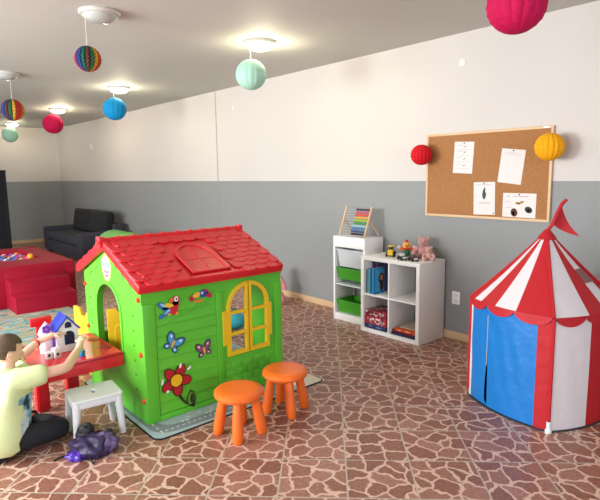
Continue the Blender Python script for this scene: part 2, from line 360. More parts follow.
scr = thing('slatted_screen', 'tall black slatted screen beyond the ball pit at the left edge', 'screen', (-11.5, 2.25, 0))
for y in (1.72, 2.42): MB().box((-11.53, y, 0), (-11.47, y+.05, 1.75), .005).build('post', M_BLACK, scr)
b = MB()
for i in range(28): b.box((-11.512, 1.77, .05+i*.06), (-11.488, 2.42, .05+i*.06+.062), .003)
b.build('slats', M_BLACK, scr); MB().box((-11.535, 1.70, 1.72), (-11.465, 2.475, 1.76), .004).build('top_rail', M_BLACK, scr)
MB().box((-11.62, 1.72, 0), (-11.38, 1.77, .03), .004).build('foot', M_BLACK, scr); MB().box((-11.62, 2.42, 0), (-11.38, 2.47, .03), .004).build('foot', M_BLACK, scr)

# ------------------------------------------------------------------ ceiling lamps
M_FROST = mat('frosted_glass_off', '#b4b8b2', .12, .02)
WARM = (1.0, .87, .62)
M_LIT = mat('frosted_glass_lit', '#fff6dc', .3, .01, emit=9, emitc='#fff2d0')
M_RIM = mat('white_lamp_rim', '#c4c2ba', .4)
def lamp_thing(loc, lit, label, group=None, power=20):
    t = thing('ceiling_lamp', label, 'lamp', loc, 0, group)
    MB().lathe([(0, 0), (.15, 0), (.154, -.01), (.142, -.026), (.12, -.030), (0, -.034)], None, 32).build('rim', M_RIM, t, local=True)
    MB().lathe([(.128, -.026), (.122, -.040), (.102, -.060), (.07, -.074), (.035, -.081), (0, -.083)], None, 32).build('glass_bowl', M_LIT if lit else M_FROST, t, local=True)
    if lit:
        l = bpy.data.lights.new('lamp_light', 'POINT'); l.energy = power; l.color = WARM; l.shadow_soft_size = .12
        o = bpy.data.objects.new('lamp_light', l); COL.objects.link(o); o.parent = t; o.location = (0, 0, -.19)
    return t
lamp_thing((-4.14, 3.13, ZC), True, 'lit round ceiling lamp with the mint paper ball nearest the camera hanging from it')
lamp_thing((-7.38, 3.10, ZC), True, 'lit round ceiling lamp with the blue paper ball hanging from it', power=34)
lamp_thing((-10.28, 3.16, ZC), True, 'lit round ceiling lamp with the red paper ball hanging from it', power=75)
lamp_thing((-13.45, 3.12, ZC), True, 'farthest lit round ceiling lamp, above the distant mint paper ball', power=95)
lamp_thing((-4.15, 1.63, ZC), False, 'unlit round glass ceiling lamp above the nearer rainbow paper ball')
lamp_thing((-7.16, 1.63, ZC), False, 'unlit round ceiling lamp at the left edge above the farther rainbow paper ball')

# ------------------------------------------------------------------ honeycomb paper balls
def honeycomb(name, label, c, r, mats, hang, npl=15, rows=22, zig=.05, group=None, order=None, rot=0, squash=.97):
    t = thing(name, label, 'paper ball', c, rot, group)
    n = npl*4; bm = bmesh.new(); rings = []
    top = bm.verts.new((0, 0, r*squash)); bot = bm.verts.new((0, 0, -r*squash))
    for j in range(1, rows):
        ph = PI*j/rows; ring = []
        for i in range(n):
            k = i % 4; f = 1 - zig*(1.6 if k == 0 else (.4 if k in (1, 3) else 0))
            f += .018*math.cos(PI*(j + (i//2) % 2)) if k == 2 else 0
            a = 2*PI*(i + zig*9*((j % 2)*2-1)*(1 if k == 2 else .5))/n
            ring.append(bm.verts.new((r*f*math.sin(ph)*math.cos(a), r*f*math.sin(ph)*math.sin(a), r*squash*math.cos(ph))))
        rings.append(ring)
    def face(vs, i):
        f = bm.faces.new(vs)
        if order: f.material_index = order[int(i/n*len(order)) % len(order)]
    for i in range(n):
        face((top, rings[0][i], rings[0][(i+1) % n]), i); face((bot, rings[-1][(i+1) % n], rings[-1][i]), i)
        for j in range(rows-2): face((rings[j][i], rings[j+1][i], rings[j+1][(i+1) % n], rings[j][(i+1) % n]), i)
    b = MB(); b.bm.free(); b.bm = bm
    b.build('honeycomb', mats, t, local=True, smooth=8)
    if hang: 
        s = MB(); s.tube([(0, 0, r*squash-.01), (0, 0, hang - c[2])], .0018, 6); s.build('string', mat('white_string', '#e8e4dc', .8), t, local=True)
    return t
def paper(n, h): return mat('paper_'+n, h, .75, .08, 40, spec=.2)
LB = ZC - .02
honeycomb('honeycomb_ball', 'mint green paper ball hanging from the lamp nearest the camera', (-4.16, 3.03, 2.53), .143, paper('mint', '#a9d6c0'), LB, zig=.02)
honeycomb('honeycomb_ball', 'bright blue paper ball hanging from a lit lamp', (-7.37, 3.02, 2.535), .157, paper('blue', '#1288bd'), LB, zig=.03)
honeycomb('honeycomb_ball', 'raspberry red paper ball hanging from a lit lamp above the sofa', (-10.3, 3.06, 2.565), .176, paper('raspberry', '#b81046'), LB, zig=.03)
honeycomb('honeycomb_ball', 'small distant mint paper ball hanging near the back wall', (-13.46, 3.06, 2.57), .17, paper('mint', '#a9d6c0'), LB, zig=.02)
RB = [paper('rb_red', '#a01c28'), paper('rb_purple', '#46306a'), paper('rb_blue', '#22406c'), paper('rb_green', '#1f5a40'), paper('rb_brown', '#5c2f2a'), paper('rb_yellow', '#b98a30'), paper('rb_orange', '#b8482a')]
ORD = [0, 1, 2, 3, 4, 3, 5, 6, 0, 5, 3, 4, 2, 1, 0, 6]
honeycomb('honeycomb_ball', 'rainbow striped paper ball hanging nearest, below the unlit lamp', (-4.17, 1.525, 2.484), .097, RB, LB, npl=16, zig=.1, order=ORD, rot=R(-120))
honeycomb('honeycomb_ball', 'rainbow striped paper ball at the left edge of the picture', (-7.09, 1.665, 2.405), .128, RB, LB, npl=16, zig=.1, order=ORD[::-1], rot=R(-150))
honeycomb('honeycomb_ball', 'large magenta paper ball hanging near the top edge of the picture', (-1.39, 2.67, 2.43), .146, paper('magenta', '#b81048'), ZC, zig=.03)
honeycomb('honeycomb_ball', 'red paper ball fixed at the left edge of the cork board', (-3.098, 4.235, 1.768), .1, paper('red', '#cc1622'), 0, npl=16, rows=20, zig=.05)
honeycomb('honeycomb_ball', 'yellow paper ball fixed at the right edge of the cork board', (-1.878, 4.215, 1.785), .111, paper('yellow', '#f2a814'), 0, npl=16, rows=20, zig=.05)

# ------------------------------------------------------------------ cork board and papers
YW = Y1
bd = thing('bulletin_board', 'cork bulletin board in a pine frame on the long wall', 'board', (-2.513, YW, 1.18))
tilt = R(.0)
MB().box((-3.1, YW-.016, 1.2), (-1.925, YW-.004, 1.945)).build('cork_panel', M_CORK, bd)
for a, c in (((-3.118, 1.182), (-1.908, 1.204)), ((-3.118, 1.938), (-1.908, 1.96)), ((-3.118, 1.204), (-3.096, 1.938)), ((-1.930, 1.204), (-1.908, 1.938))):
    MB().box((a[0], YW-.024, a[1]), (c[0], YW, c[1]), .003).build('frame_rail', M_PINE, bd)
MB().box((-1.99, YW-.0255, 1.943), (-1.945, YW-.0238, 1.954)).build('maker_tag', M_WHITE, bd)
M_PAPER = mat('white_paper', '#dcd5d0', .7, .01); M_INK = mat('grey_ink', '#a9a2b4', .8); M_PINK = mat('pink_ink', '#b98a94', .8); M_DARK = mat('dark_ink', '#29302e', .8); M_TEALINK = mat('teal_ink', '#2c4e50', .8); M_BROWNINK = mat('brown_ink', '#5a2f2a', .8); M_OCHRE = mat('ochre_ink', '#a8863c', .8)
PM = [M_PAPER, M_INK, M_PINK, M_DARK, M_TEALINK, M_BROWNINK, M_OCHRE]
def sheet(label, cx_, cz_, w_, h_, rot, marks):
    t = thing('paper_sheet', label, 'paper', (cx_, YW-.0175, cz_), 0)
    M = frame((0, 0, 0), (math.cos(rot), 0, math.sin(rot)), (-math.sin(rot), 0, math.cos(rot)), (0, -1, 0))
    b = MB(); b.shape([[(-w_/2, -h_/2), (w_/2, -h_/2), (w_/2, h_/2), (-w_/2, h_/2)]], .0015, M)
    for mi, lp in marks: b.shape([lp], .0006, M @ Matrix.Translation((0, 0, .001)), mi=mi)
    b.build('sheet', PM, t, local=True, smooth=0)
    MB().lathe([(0, 0), (.006, 0), (.006, .004), (.003, .008), (0, .009)], M @ Matrix.Translation((0, h_/2-.012, .001)), 10).build('pin', M_DARK, t, local=True)
def line(x0, y0, x1, y1, w_=.0025):
    d = Vector((x1-x0, y1-y0)).normalized(); n = Vector((-d.y, d.x))*w_; return [(x0+n.x, y0+n.y), (x0-n.x, y0-n.y), (x1-n.x, y1-n.y), (x1+n.x, y1+n.y)]
mk = []
for z in (.10, .05, -.01, -.07):
    mk += [(1, line(-.07, z+.01, -.01, z+.008, .002)), (5, line(.0, z-.008, .02, z+.004, .003)), (1, line(-.08, z-.03, .06, z-.028, .0012))]
sheet('white sheet with scattered small purple marks, top left on the cork board', -2.715, 1.731, .2, .285, R(-3), mk)
sheet('nearly blank tilted white sheet, top right on the cork board', -2.252, 1.642, .212, .29, R(-6.5), [(1, line(-.08, .10, .08, .10, .0012)), (1, line(-.08, .115, .04, .115, .0012))])
blob = [(-.012, .07), (.004, .1), (.012, .09), (.01, .06), (.02, .04), (.014, .01), (.004, -.01), (-.012, .0), (-.02, .03)]
sheet('white sheet with a dark green bird-like drawing, pinned low on the cork board', -2.494, 1.364, .208, .29, R(1.5), [(4, blob), (2, line(-.05, -.04, .05, -.042, .003)), (1, line(-.08, .12, .07, .12, .0025)), (2, line(-.085, .03, -.075, .03, .003)), (3, ell(.09, -.13, .006))])
sheet('wide white sheet with three small drawings at the lower right of the cork board', -2.17, 1.313, .292, .205, R(-.5), [(6, [(-.03, .03), (.0, .022), (.02, .04), (.05, .035), (.03, .02), (.0, .005), (-.03, .012)]), (3, ell(-.005, .018, .012, .007)), (5, ell(-.04, -.062, .03, .036, .3)), (3, ell(-.045, -.07, .012, .02)), (3, ell(.085, -.035, .034, .026, -.4)), (1, ell(.085, -.04, .012, .01)), (1, line(-.11, .075, -.085, .075, .005)), (1, line(-.06, .075, -.01, .075, .003)), (2, line(.0, .075, .08, .078, .003)), (2, line(-.12, .03, -.08, .03, .002)), (1, line(-.12, -.02, -.07, -.02, .002))])

sk = thing('wall_socket', 'white double wall socket beside the cube shelf', 'socket', (-2.757, YW, .407))
MB().shape([rrect(-.042, -.062, .042, .062, .012)], .012, frame((-2.757, YW-.006, .407), (1, 0, 0), (0, 0, 1), (0, -1, 0)), .003).build('plate', M_WHITE, sk)
for z in (.435, .378):
    b = MB(); b.lathe([(.024, 0), (.026, .004), (.020, .004), (.018, .001), (0, .001)], frame((-2.757, YW-.012, z), (1, 0, 0), (0, 0, 1), (0, -1, 0)), 20)
    for dx in (-.0095, .0095): b.lathe([(.0028, .0011), (0, .0016)], frame((-2.757+dx, YW-.012, z), (1, 0, 0), (0, 0, 1), (0, -1, 0)), 8, mi=1)
    b.build('outlet', [M_WPLAST, M_BLACK], sk)
def cover(label, x, z, r):
    o = MB().lathe([(0, .008), (r*.7, .008), (r, .003), (r, 0)], frame((x, YW, z), (1, 0, 0), (0, 0, 1), (0, -1, 0)), 24).build('junction_cover', mat('off_white_cover', '#dcd8d1', .5), loc=(x, YW, z), label=label, cat='cover')
cover('small round white cover high on the wall above the cork board', -2.764, 2.581, .035)
cover('small white cap on the wall just right of the vertical trim', -6.44, 2.548, .03)
cover('round white cap high on the wall above the sofa', -12.1, 2.27, .06)

# ------------------------------------------------------------------ cube shelf with books and games
KX0, KX1, KY0, KY1, KH = -3.592, -2.87, 3.93, 4.335, .776
kal = thing('cube_shelf', 'white four compartment cube shelf standing against the grey wall', 'shelf', ((KX0+KX1)/2, (KY0+KY1)/2, 0))
for x in (KX0, KX1-.038): MB().box((x, KY0, 0), (x+.038, KY1, KH-.038), .002).build('side_panel', M_WHITE, kal)
MB().box((KX0, KY0, KH-.038), (KX1, KY1, KH), .002).build('top_panel', M_WHITE, kal)
MB().box((KX0+.038, KY0, 0), (KX1-.038, KY1, .038), .002).build('bottom_panel', M_WHITE, kal)
KM = (KX0+KX1)/2
MB().box((KX0+.038, KY0+.002, .380), (KX1-.038, KY1, .396), .001).build('shelf_board', M_WHITE, kal)
MB().box((KM-.008, KY0+.001, .038), (KM+.008, KY1, .380), .001).build('divider', M_WHITE, kal)
MB().box((KM-.008, KY0+.001, .396), (KM+.008, KY1, KH-.038), .001).build('divider', M_WHITE, kal)
def book_up(x, t, y, d, h, hx, label, z=.3965, cover=None, group='books standing in the cube shelf', lean=0):
    m = mat('cover_'+hx[1:], hx, .45)
    r = thing('book', label, 'book', (x+t/2, y+d/2, z), lean, group)
    b = MB(); b.box((-t/2, -d/2, 0), (-t/2+.002, d/2, h)); b.box((t/2-.002, -d/2, 0), (t/2, d/2, h)); b.box((-t/2, -d/2, 0), (t/2, -d/2+.003, h)); b.build('cover', m, r, local=True)
    MB().box((-t/2+.002, -d/2+.003, .003), (t/2-.002, d/2-.004, h-.003)).build('pages', mat('book_pages', '#e6dfcf', .8), r, local=True)
    if cover:
        b = MB(); Mx = frame((t/2+.0006, 0, 0), (0, 1, 0), (0, 0, 1), (1, 0, 0))
        for mi, lp in cover: b.shape([lp], .001, Mx @ Matrix.Translation((0, 0, .0006*mi)), mi=mi)
        b.build('cover_picture', [mat('cover_sky', '#3f9fd0', .5), mat('cover_brown', '#4a3228', .5), mat('cover_skin', '#c08a5c', .5)], r, local=True)
book_up(-3.548, .030, 4.055, .2, .325, '#4b3560', 'tall purple book at the left end of the upper left compartment')
book_up(-3.517, .020, 4.055, .2, .33, '#3a2c4e', 'tall dark purple book standing second in the upper left compartment')
book_up(-3.496, .028, 4.055, .2, .325, '#51406c', 'tall violet book with top showing behind the picture book')
book_up(-3.545, .016, 3.96, .09, .235, '#2f6f86', 'thin dark teal booklet at the left front of the upper left compartment')
book_up(-3.528, .018, 3.955, .09, .25, '#3aa3b0', 'thin turquoise booklet in the upper left compartment')
book_up(-3.508, .014, 3.955, .09, .25, '#8fc2b2', 'very thin pale green booklet between the blue booklets')
book_up(-3.492, .022, 3.95, .09, .255, '#1f6fa0', 'thin mid blue booklet in the upper left compartment')
book_up(-3.465, .034, 3.95, .16, .262, '#1f7fc0', 'blue picture book with a brown figure on its cover', cover=[(0, rrect(-.07, .02, .07, .25, .008)), (1, ell(.03, .15, .045, .06)), (1, ell(.035, .07, .03, .05)), (2, ell(.03, .16, .022, .028))])
def flat_box(name, x0, x1, y0, y1, z, h, hx, label, cat, group, rot=0, deco=None, pages=False):
    r = thing(name, label, cat, ((x0+x1)/2, (y0+y1)/2, z), rot, group); a, d = (x1-x0)/2, (y1-y0)/2
    m = mat('cover_'+hx[1:], hx, .42)
    if pages:
        b = MB(); b.box((-a, -d, 0), (a, d, .003)); b.box((-a, -d, h-.003), (a, d, h)); b.box((-a, -d, 0), (a, -d+.004, h)); b.build('cover', m, r, local=True)
        MB().box((-a+.003, -d+.004, .003), (a-.003, d-.003, h-.003)).build('pages', mat('book_pages', '#e6dfcf', .8), r, local=True)
    else:
        MB().box((-a, -d, 0), (a, d, h*.45), .001).build('box_tray', m, r, local=True)
        MB().box((-a-.002, -d-.002, h*.3), (a+.002, d+.002, h), .0015).build('box_lid', m, r, local=True)
    if deco:
        b = MB(); ms = []
        for i, (hx2, lps) in enumerate(deco):
            ms.append(mat('print_'+hx2[1:], hx2, .5))
            for face, lp in lps:
                M = {'f': frame((0, -d-.0028, 0), (1, 0, 0), (0, 0, 1), (0, -1, 0)), 't': frame((0, 0, h+.0006), (1, 0, 0), (0, 1, 0), (0, 0, 1)), 'r': frame((a+.0028, 0, 0), (0, 1, 0), (0, 0, 1), (1, 0, 0))}[face]
                b.shape([lp], .001, M, mi=i)
        b.build('printed_pattern', ms, r, local=True)
    return r
GZ = .0385; gg = 'game boxes stacked in the lower left compartment'
flat_box('board_game', -3.545, -3.275, 3.945, 4.2, GZ, .05, '#232a52', 'navy blue game box at the bottom of the stack in the cube shelf', 'game box', gg, 0, [('#5f74b8', [('f', ell(-.06, .03, .03, .008)), ('f', ell(.05, .025, .04, .008))])])
random.seed(3)
sp = [('f', ell(random.uniform(-.12, .12), random.uniform(.012, .062), random.uniform(.006, .016), random.uniform(.006, .013), n=10)) for _ in range(26)]
spr = [('r', ell(random.uniform(-.11, .11), random.uniform(.012, .062), random.uniform(.006, .014), random.uniform(.006, .012), n=10)) for _ in range(14)]
flat_box('board_game', -3.547, -3.272, 3.945, 4.21, GZ+.0505, .075, '#b01f30', 'red and white patterned game box in the middle of the stack', 'game box', gg, 0, [('#e8dfe2', sp[:20]+spr[:9]), ('#1f1d28', sp[20:]+spr[9:])])
sp = [('f', ell(random.uniform(-.12, .12), random.uniform(.01, .05), random.uniform(.006, .014), random.uniform(.005, .011), n=10)) for _ in range(20)]
tp = [('t', ell(random.uniform(-.11, .11), random.uniform(-.11, .11), random.uniform(.006, .014), n=10)) for _ in range(26)]
flat_box('board_game', -3.545, -3.275, 3.95, 4.2, GZ+.126, .06, '#8c1a2a', 'dark red speckled game box on top of the stack', 'game box', gg, 0, [('#e6dcdc', sp[:13]+tp[:16]), ('#23222c', sp[13:]+tp[16:])])
gb = 'books lying in the lower right compartment'
flat_box('book', -3.208, -2.93, 3.95, 4.2, GZ, .026, '#20264a', 'navy book at the bottom of the low pile in the cube shelf', 'book', gb, R(2), pages=True)
flat_box('book', -3.205, -2.95, 3.96, 4.21, GZ+.0265, .02, '#8e1c2c', 'dark red book second from the bottom of the low pile', 'book', gb, R(-3), pages=True)
flat_box('book', -3.165, -2.935, 3.95, 4.2, GZ+.047, .03, '#d04a28', 'orange red book third from the bottom of the low pile', 'book', gb, R(3), [('#e8c060', [('f', ell(-.06, .012, .02, .006)), ('f', ell(.03, .012, .03, .006))])], pages=True)
flat_box('book', -3.13, -2.94, 3.98, 4.2, GZ+.0775, .014, '#b7ab96', 'thin beige book on top of the low pile', 'book', gb, R(6), pages=True)

# toys on the cube shelf
TZ = KH
tr = thing('toy_truck', 'small yellow toy tractor on the cube shelf', 'toy vehicle', (-3.345, 4.10, TZ), R(-60))
MB().box((-.05, -.025, .022), (.02, .025, .07), .006).box((-.052, -.03, .018), (.055, .03, .034), .004).build('body', M_YEL, tr, local=True)
MB().box((-.005, -.026, .05), (.05, .026, .062), .003).box((.0, -.024, .034), (.05, .024, .05), .004).build('hood', M_YEL, tr, local=True)
MB().box((-.046, -.024, .07), (.012, .024, .1), .006).build('cab', mat('dark_cab', '#2a241c', .3), tr, local=True)
MB().box((-.05, -.027, .098), (.016, .027, .108), .004).build('cab_roof', M_YEL, tr, local=True)
for x, r in ((-.03, .026), (.038, .02)):
    for s in (-1, 1): MB().lathe([(0, -.009), (r*.8, -.009), (r, -.005), (r, .005), (r*.8, .009), (0, .009)], frame((x, s*.034, r), (1, 0, 0), (0, 0, 1), (0, -1, 0)), 16).build('wheel', M_BLACK, tr, local=True)
def toy_car(label, loc, rz, hx, roofhx):
    t = thing('toy_car', label, 'toy vehicle', loc, rz, None)
    MB().box((-.05, -.025, .012), (.05, .025, .04), .008, seg=3).build('body', mat('car_'+hx[1:], hx, .3), t, local=True)
    MB().box((-.03, -.021, .038), (.022, .021, .064), .008, seg=3).build('cabin', mat('car_'+roofhx[1:], roofhx, .3), t, local=True)
    MB().box((-.049, -.02, .024), (-.0515, .02, .034)).box((.049, -.02, .022), (.0515, .02, .034)).build('bumper', M_WHITE, t, local=True)
    for x in (-.03, .03):
        for s in (-1, 1): MB().lathe([(0, -.007), (.013, -.007), (.016, -.004), (.016, .004), (.013, .007), (0, .007)], frame((x, s*.026, .016), (1, 0, 0), (0, 0, 1), (0, -1, 0)), 14).build('wheel', M_BLACK, t, local=True)
toy_car('dark green toy car beside the clown doll', (-3.125, 4.00, TZ), R(-25), '#23402f', '#d8dcd4')
toy_car('dark maroon toy car in front of the pink bear', (-3.01, 4.02, TZ), R(-25), '#3a1a20', '#6a5a58')
M_BEAR = mat('dusty_pink_plush', '#c08a86', .95, .12, 40, .5, 120, sheen=.4); M_BEAR2 = mat('pale_pink_plush', '#cc9f92', .95, .12, 40, .5, 120, sheen=.4)
CK = Matrix.Scale(.74, 4)
cl = thing('clown_doll', 'small clown doll with yellow head and red nose on the cube shelf', 'doll', (-3.2, 4.165, TZ), R(40))
MB().ball((0, 0, .065), .05, (1, .9, 1.1)).build('torso', mat('green_cloth', '#2c6a4c', .9), cl, local=True)
MB().ball((0, 0, .155), .052, (1.05, .95, 1)).build('head', mat('yellow_orange_plush', '#eaa94c', .9), cl, local=True)
MB().ball((0, -.05, .152), .014).build('nose', mat('red_plush', '#c8282c', .9), cl, local=True)
MB().ball((0, 0, .215), .024, (1, 1, .9)).build('pom_pom', mat('red_plush', '#c8282c', .9), cl, local=True)
MB().lathe([(0, .118), (.06, .112), (.064, .12), (.03, .132), (0, .132)], None, 20).build('ruff', mat('red_plush', '#c8282c', .9), cl, local=True)
for s in (-1, 1):
    MB().tube([(s*.035, 0, .1), (s*.07, -.01, .115), (s*.09, -.015, .13)], [.02, .02, .016]).build('arm', mat('orange_cloth', '#e06a30', .9), cl, local=True)
    MB().ball((s*.1, -.015, .137), .024).build('hand', mat('pale_plush', '#e8c4b8', .9), cl, local=True)
    MB().tube([(s*.03, 0, .035), (s*.045, -.05, .022), (s*.05, -.085, .02)], [.022, .02, .02]).build('leg', mat('green_cloth', '#2c6a4c', .9), cl, local=True)
    MB().ball((s*.02, -.046, .168), .007).build('eye', M_BLACK, cl, local=True)
for k_ in kids(cl): k_.data.transform(CK)
def bear(label, loc, rz, k, m):
    t = thing('teddy_bear', label, 'soft toy', loc, rz)
    K = Matrix.Scale(k, 4)
    MB().ball((0, 0, .085), .075, (1, .9, 1.12), K).build('torso', m, t, local=True)
    MB().ball((0, -.01, .205), .066, (1.05, .95, .98), K).ball((0, -.065, .192), .03, (1.1, .9, .85), K).build('head', m, t, local=True)
    MB().ball((0, -.092, .2), .009, (1.2, .8, .8), K).build('nose', M_BROWNINK, t, local=True)
    for s in (-1, 1):
        MB().ball((s*.052, 0, .258), .025, (1, .6, 1), K).build('ear', m, t, local=True)
        MB().tube([Vector(p)*k for p in ((s*.06, -.01, .13), (s*.1, -.035, .1), (s*.105, -.07, .075))], [.03*k, .03*k, .027*k]).ball((s*.106, -.075, .072), .029, M=K).build('arm', m, t, local=True)
        MB().tube([Vector(p)*k for p in ((s*.045, -.01, .04), (s*.075, -.07, .035), (s*.085, -.12, .036))], [.038*k, .036*k, .034*k]).ball((s*.087, -.127, .04), .038, (.95, .8, 1.1), M=K).build('leg', m, t, local=True)
        MB().ball((s*.024, -.068, .222), .007, M=K).build('eye', M_BLACK, t, local=True)
bear('large dusty pink teddy bear sitting on the cube shelf', (-3.045, 4.23, TZ), R(20), .76, M_BEAR)
bear('small pale pink teddy bear leaning beside the large one', (-2.93, 4.15, TZ), R(35), .48, M_BEAR2)

# ------------------------------------------------------------------ tall drawer frame with bins and abacus
TX0, TX1, TY0, TY1, TH = -4.105, -3.645, 4.045, 4.34, .93
tro = thing('storage_frame', 'tall white storage frame with plastic bins left of the cube shelf', 'storage unit', ((TX0+TX1)/2, (TY0+TY1)/2, 0))
for x in (TX0, TX1-.025): MB().box((x, TY0, 0), (x+.025, TY1, .815), .002).build('side_panel', M_WHITE, tro)
MB().box((TX0, TY0, .815), (TX1, TY1, TH), .003).build('top_panel', M_WHITE, tro)
MB().box((TX0+.025, TY0+.002, 0), (TX1-.025, TY1, .075), .002).build('bottom_panel', M_WHITE, tro)
MB().box((TX0+.025, TY0+.01, .393), (TX1-.025, TY1, .403), .001).build('shelf_board', M_WPLAST, tro)
b = MB()
for z in (.16, .24, .32, .48, .56, .64, .72, .785):
    for x, s in ((TX0+.025, 1), (TX1-.025, -1)): b.box((x, TY0+.01, z), (x+s*.008, TY1-.01, z+.01), .001)
b.build('rail', M_WPLAST, tro)
def bin_part(z0, z1, m, label):
    x0, x1, y0, y1 = TX0+.04, TX1-.04, TY0+.02, TY1-.01; t = .006; b = MB(); tp_ = .02
    bm = bmesh.new()
    def ring(x0, x1, y0, y1, z): return [bm.verts.new(p) for p in ((x0, y0, z), (x1, y0, z), (x1, y1, z), (x0, y1, z))]
    rs = [ring(x0+tp_, x1-tp_, y0+tp_, y1-tp_, z0), ring(x0, x1, y0, y1, z1-.012), ring(x0-.008, x1+.008, y0-.01, y1, z1-.012), ring(x0-.008, x1+.008, y0-.01, y1, z1), ring(x0+t, x1-t, y0+t, y1-t, z1), ring(x0+tp_+t, x1-tp_-t, y0+tp_+t, y1-tp_-t, z0+t)]
    for A, B in zip(rs, rs[1:]):
        for i in range(4): bm.faces.new((A[i], A[(i+1) % 4], B[(i+1) % 4], B[i]))
    bm.faces.new(rs[0][::-1]); bm.faces.new(rs[-1]); bmesh.ops.recalc_face_normals(bm, faces=bm.faces)
    b.bm.free(); b.bm = bm
    return b.build('drawer', m, tro, label=label)
M_BING = mat('green_bin_plastic', '#3f9a22', .35)
M_BINW = mat('cloudy_white_bin_plastic', '#dfe2e6', .35, .03, alpha=.72)
bin_part(.595, .79, M_BINW, 'cloudy white plastic drawer'); bin_part(.455, .585, M_BING, 'green plastic drawer in the middle'); bin_part(.085, .225, M_BING, 'green plastic drawer at the bottom')
b = MB(); random.seed(11)
for i in range(9): b.ball((random.uniform(TX0+.1, TX1-.1), random.uniform(TY0+.06, TY0+.2), random.uniform(.63, .7)), random.uniform(.02, .032), sub=2)
b.build('bin_contents', mat('pale_toy_blocks', '#d8c8c0', .6), tro)

ab = thing('abacus', 'wooden abacus with rainbow rows of beads on the tall storage frame', 'abacus', (-3.88, 4.16, TH))
ax0, ax1 = -4.062, -3.70
def ap(x, s): return Vector((x, 4.10 + .115*s, TH + .012 + .295*s))
for x in (ax0, ax1):
    b = MB(); b.tube([ap(x, -.01), ap(x, 1.03)], .011, 8); b.build('post', M_PINE, ab)
    b = MB(); b.tube([ap(x, .62), (x+.012*(1 if x > -3.8 else -1), 4.315, TH+.0125)], .008, 8); b.tube([ap(x, .48), (x, 4.235, TH+.152)], .006, 6); b.build('prop_leg', M_PINE, ab)
RC = ['#3a2f4a', '#c84a78', '#d2422e', '#eaa62a', '#9fc02c', '#3f9038', '#8fc8d0', '#3f78b0', '#234a80', '#1c1c26']
for i, hx in enumerate(RC):
    s = .93 - i*.096
    b = MB(); b.tube([ap(ax0, s), ap(ax1, s)], .0018, 6); wire = b.build('wire', M_CHROME, ab)
    b = MB(); n = 9
    for k in range(n):
        x = ax1 - .022 - k*.0212 - (.0 if i % 2 else .004)
        b.lathe([(.003, -.0103), (.0095, -.0075), (.0118, 0), (.0095, .0075), (.003, .0103)], Matrix.Translation(ap(x, s)) @ Matrix.Rotation(R(90), 4, 'Y'), 12)
    b.build('bead_row', mat('bead_'+hx[1:], hx, .4), wire)

# ------------------------------------------------------------------ circus tent
TC = Vector((-1.569, 3.555, 0)); TR = .464; EZ = .722; AZ = 1.2
A0 = math.atan2(3.312-3.555, -1.964+1.569)
def tent_pt(s, rs=1.0):     # s in 0..4 runs round the four poles
    k = math.floor(s); f = s - k
    p0 = Vector((math.cos(A0+k*PI/2), math.sin(A0+k*PI/2))); p1 = Vector((math.cos(A0+(k+1)*PI/2), math.sin(A0+(k+1)*PI/2)))
    ch = p0.lerp(p1, f); an = A0 + (k+f)*PI/2; ci = Vector((math.cos(an), math.sin(an)))
    q = ch.lerp(ci, .5)*TR*rs
    return q
tent = thing('play_tent', 'red white and blue circus play tent in the right corner', 'tent', (TC.x, TC.y, 0))
M_TRED = mat('red_tent_cloth', '#b5121d', .6, .08, 12, .5, 14); M_TWHITE = mat('white_tent_cloth', '#dcd4d6', .6, .04, 12, .5, 14); M_TBLUE = mat('blue_tent_cloth', '#0d74c0', .4, .08, 10, .8, 11); M_TDARK = mat('tent_hem', '#2c2f38', .7)
M_MESH = mat('brown_mesh_window', '#8a5a56', .8)
def grid_patch(f, nu, nv, m, name, parent=tent, thick=.003, label=None):
    bm = bmesh.new(); vs = [[bm.verts.new(f(i/nu, j/nv)) for j in range(nv+1)] for i in range(nu+1)]
    for i in range(nu):
        for j in range(nv): bm.faces.new((vs[i][j], vs[i+1][j], vs[i+1][j+1], vs[i][j+1]))
    bmesh.ops.recalc_face_normals(bm, faces=bm.faces)
    g = bmesh.ops.solidify(bm, geom=bm.faces[:], thickness=thick)
    bmesh.ops.recalc_face_normals(bm, faces=bm.faces)
    b = MB(); b.bm.free(); b.bm = bm
    return b.build(name, m, parent, smooth=50, label=label)
def wall_f(s0, s1, z0=.008, z1=EZ, wr=.004, bulge=0):
    ph = random.uniform(0, 6)
    def f(u, v):
        s = s0 + (s1-s0)*u; z = z0 + (z1-z0)*v
        q = tent_pt(s, 1 + wr*math.sin(9*s*3 + 6*v + ph)*math.sin(v*PI) + bulge*math.sin(u*PI)*math.sin(v*PI))
        return Vector((TC.x+q.x, TC.y+q.y, z))
    return f
WALLS = [(0.0, .055, M_TWHITE, 'white_panel'), (.055, .86, None, ''), (.86, 1.0, M_TRED, 'red_panel'), (1.0, 1.40, M_TWHITE, 'white_panel'), (1.40, 2.0, M_TRED, 'red_panel'), (2.0, 2.45, M_TWHITE, 'white_panel'), (2.45, 3.0, M_TRED, 'red_panel'), (3.0, 3.5, M_TWHITE, 'white_panel'), (3.5, 4.0, M_TRED, 'red_panel')]
for s0, s1, m, nm in WALLS:
    if m: grid_patch(wall_f(s0, s1), max(3, int((s1-s0)*24)), 14, m, nm)
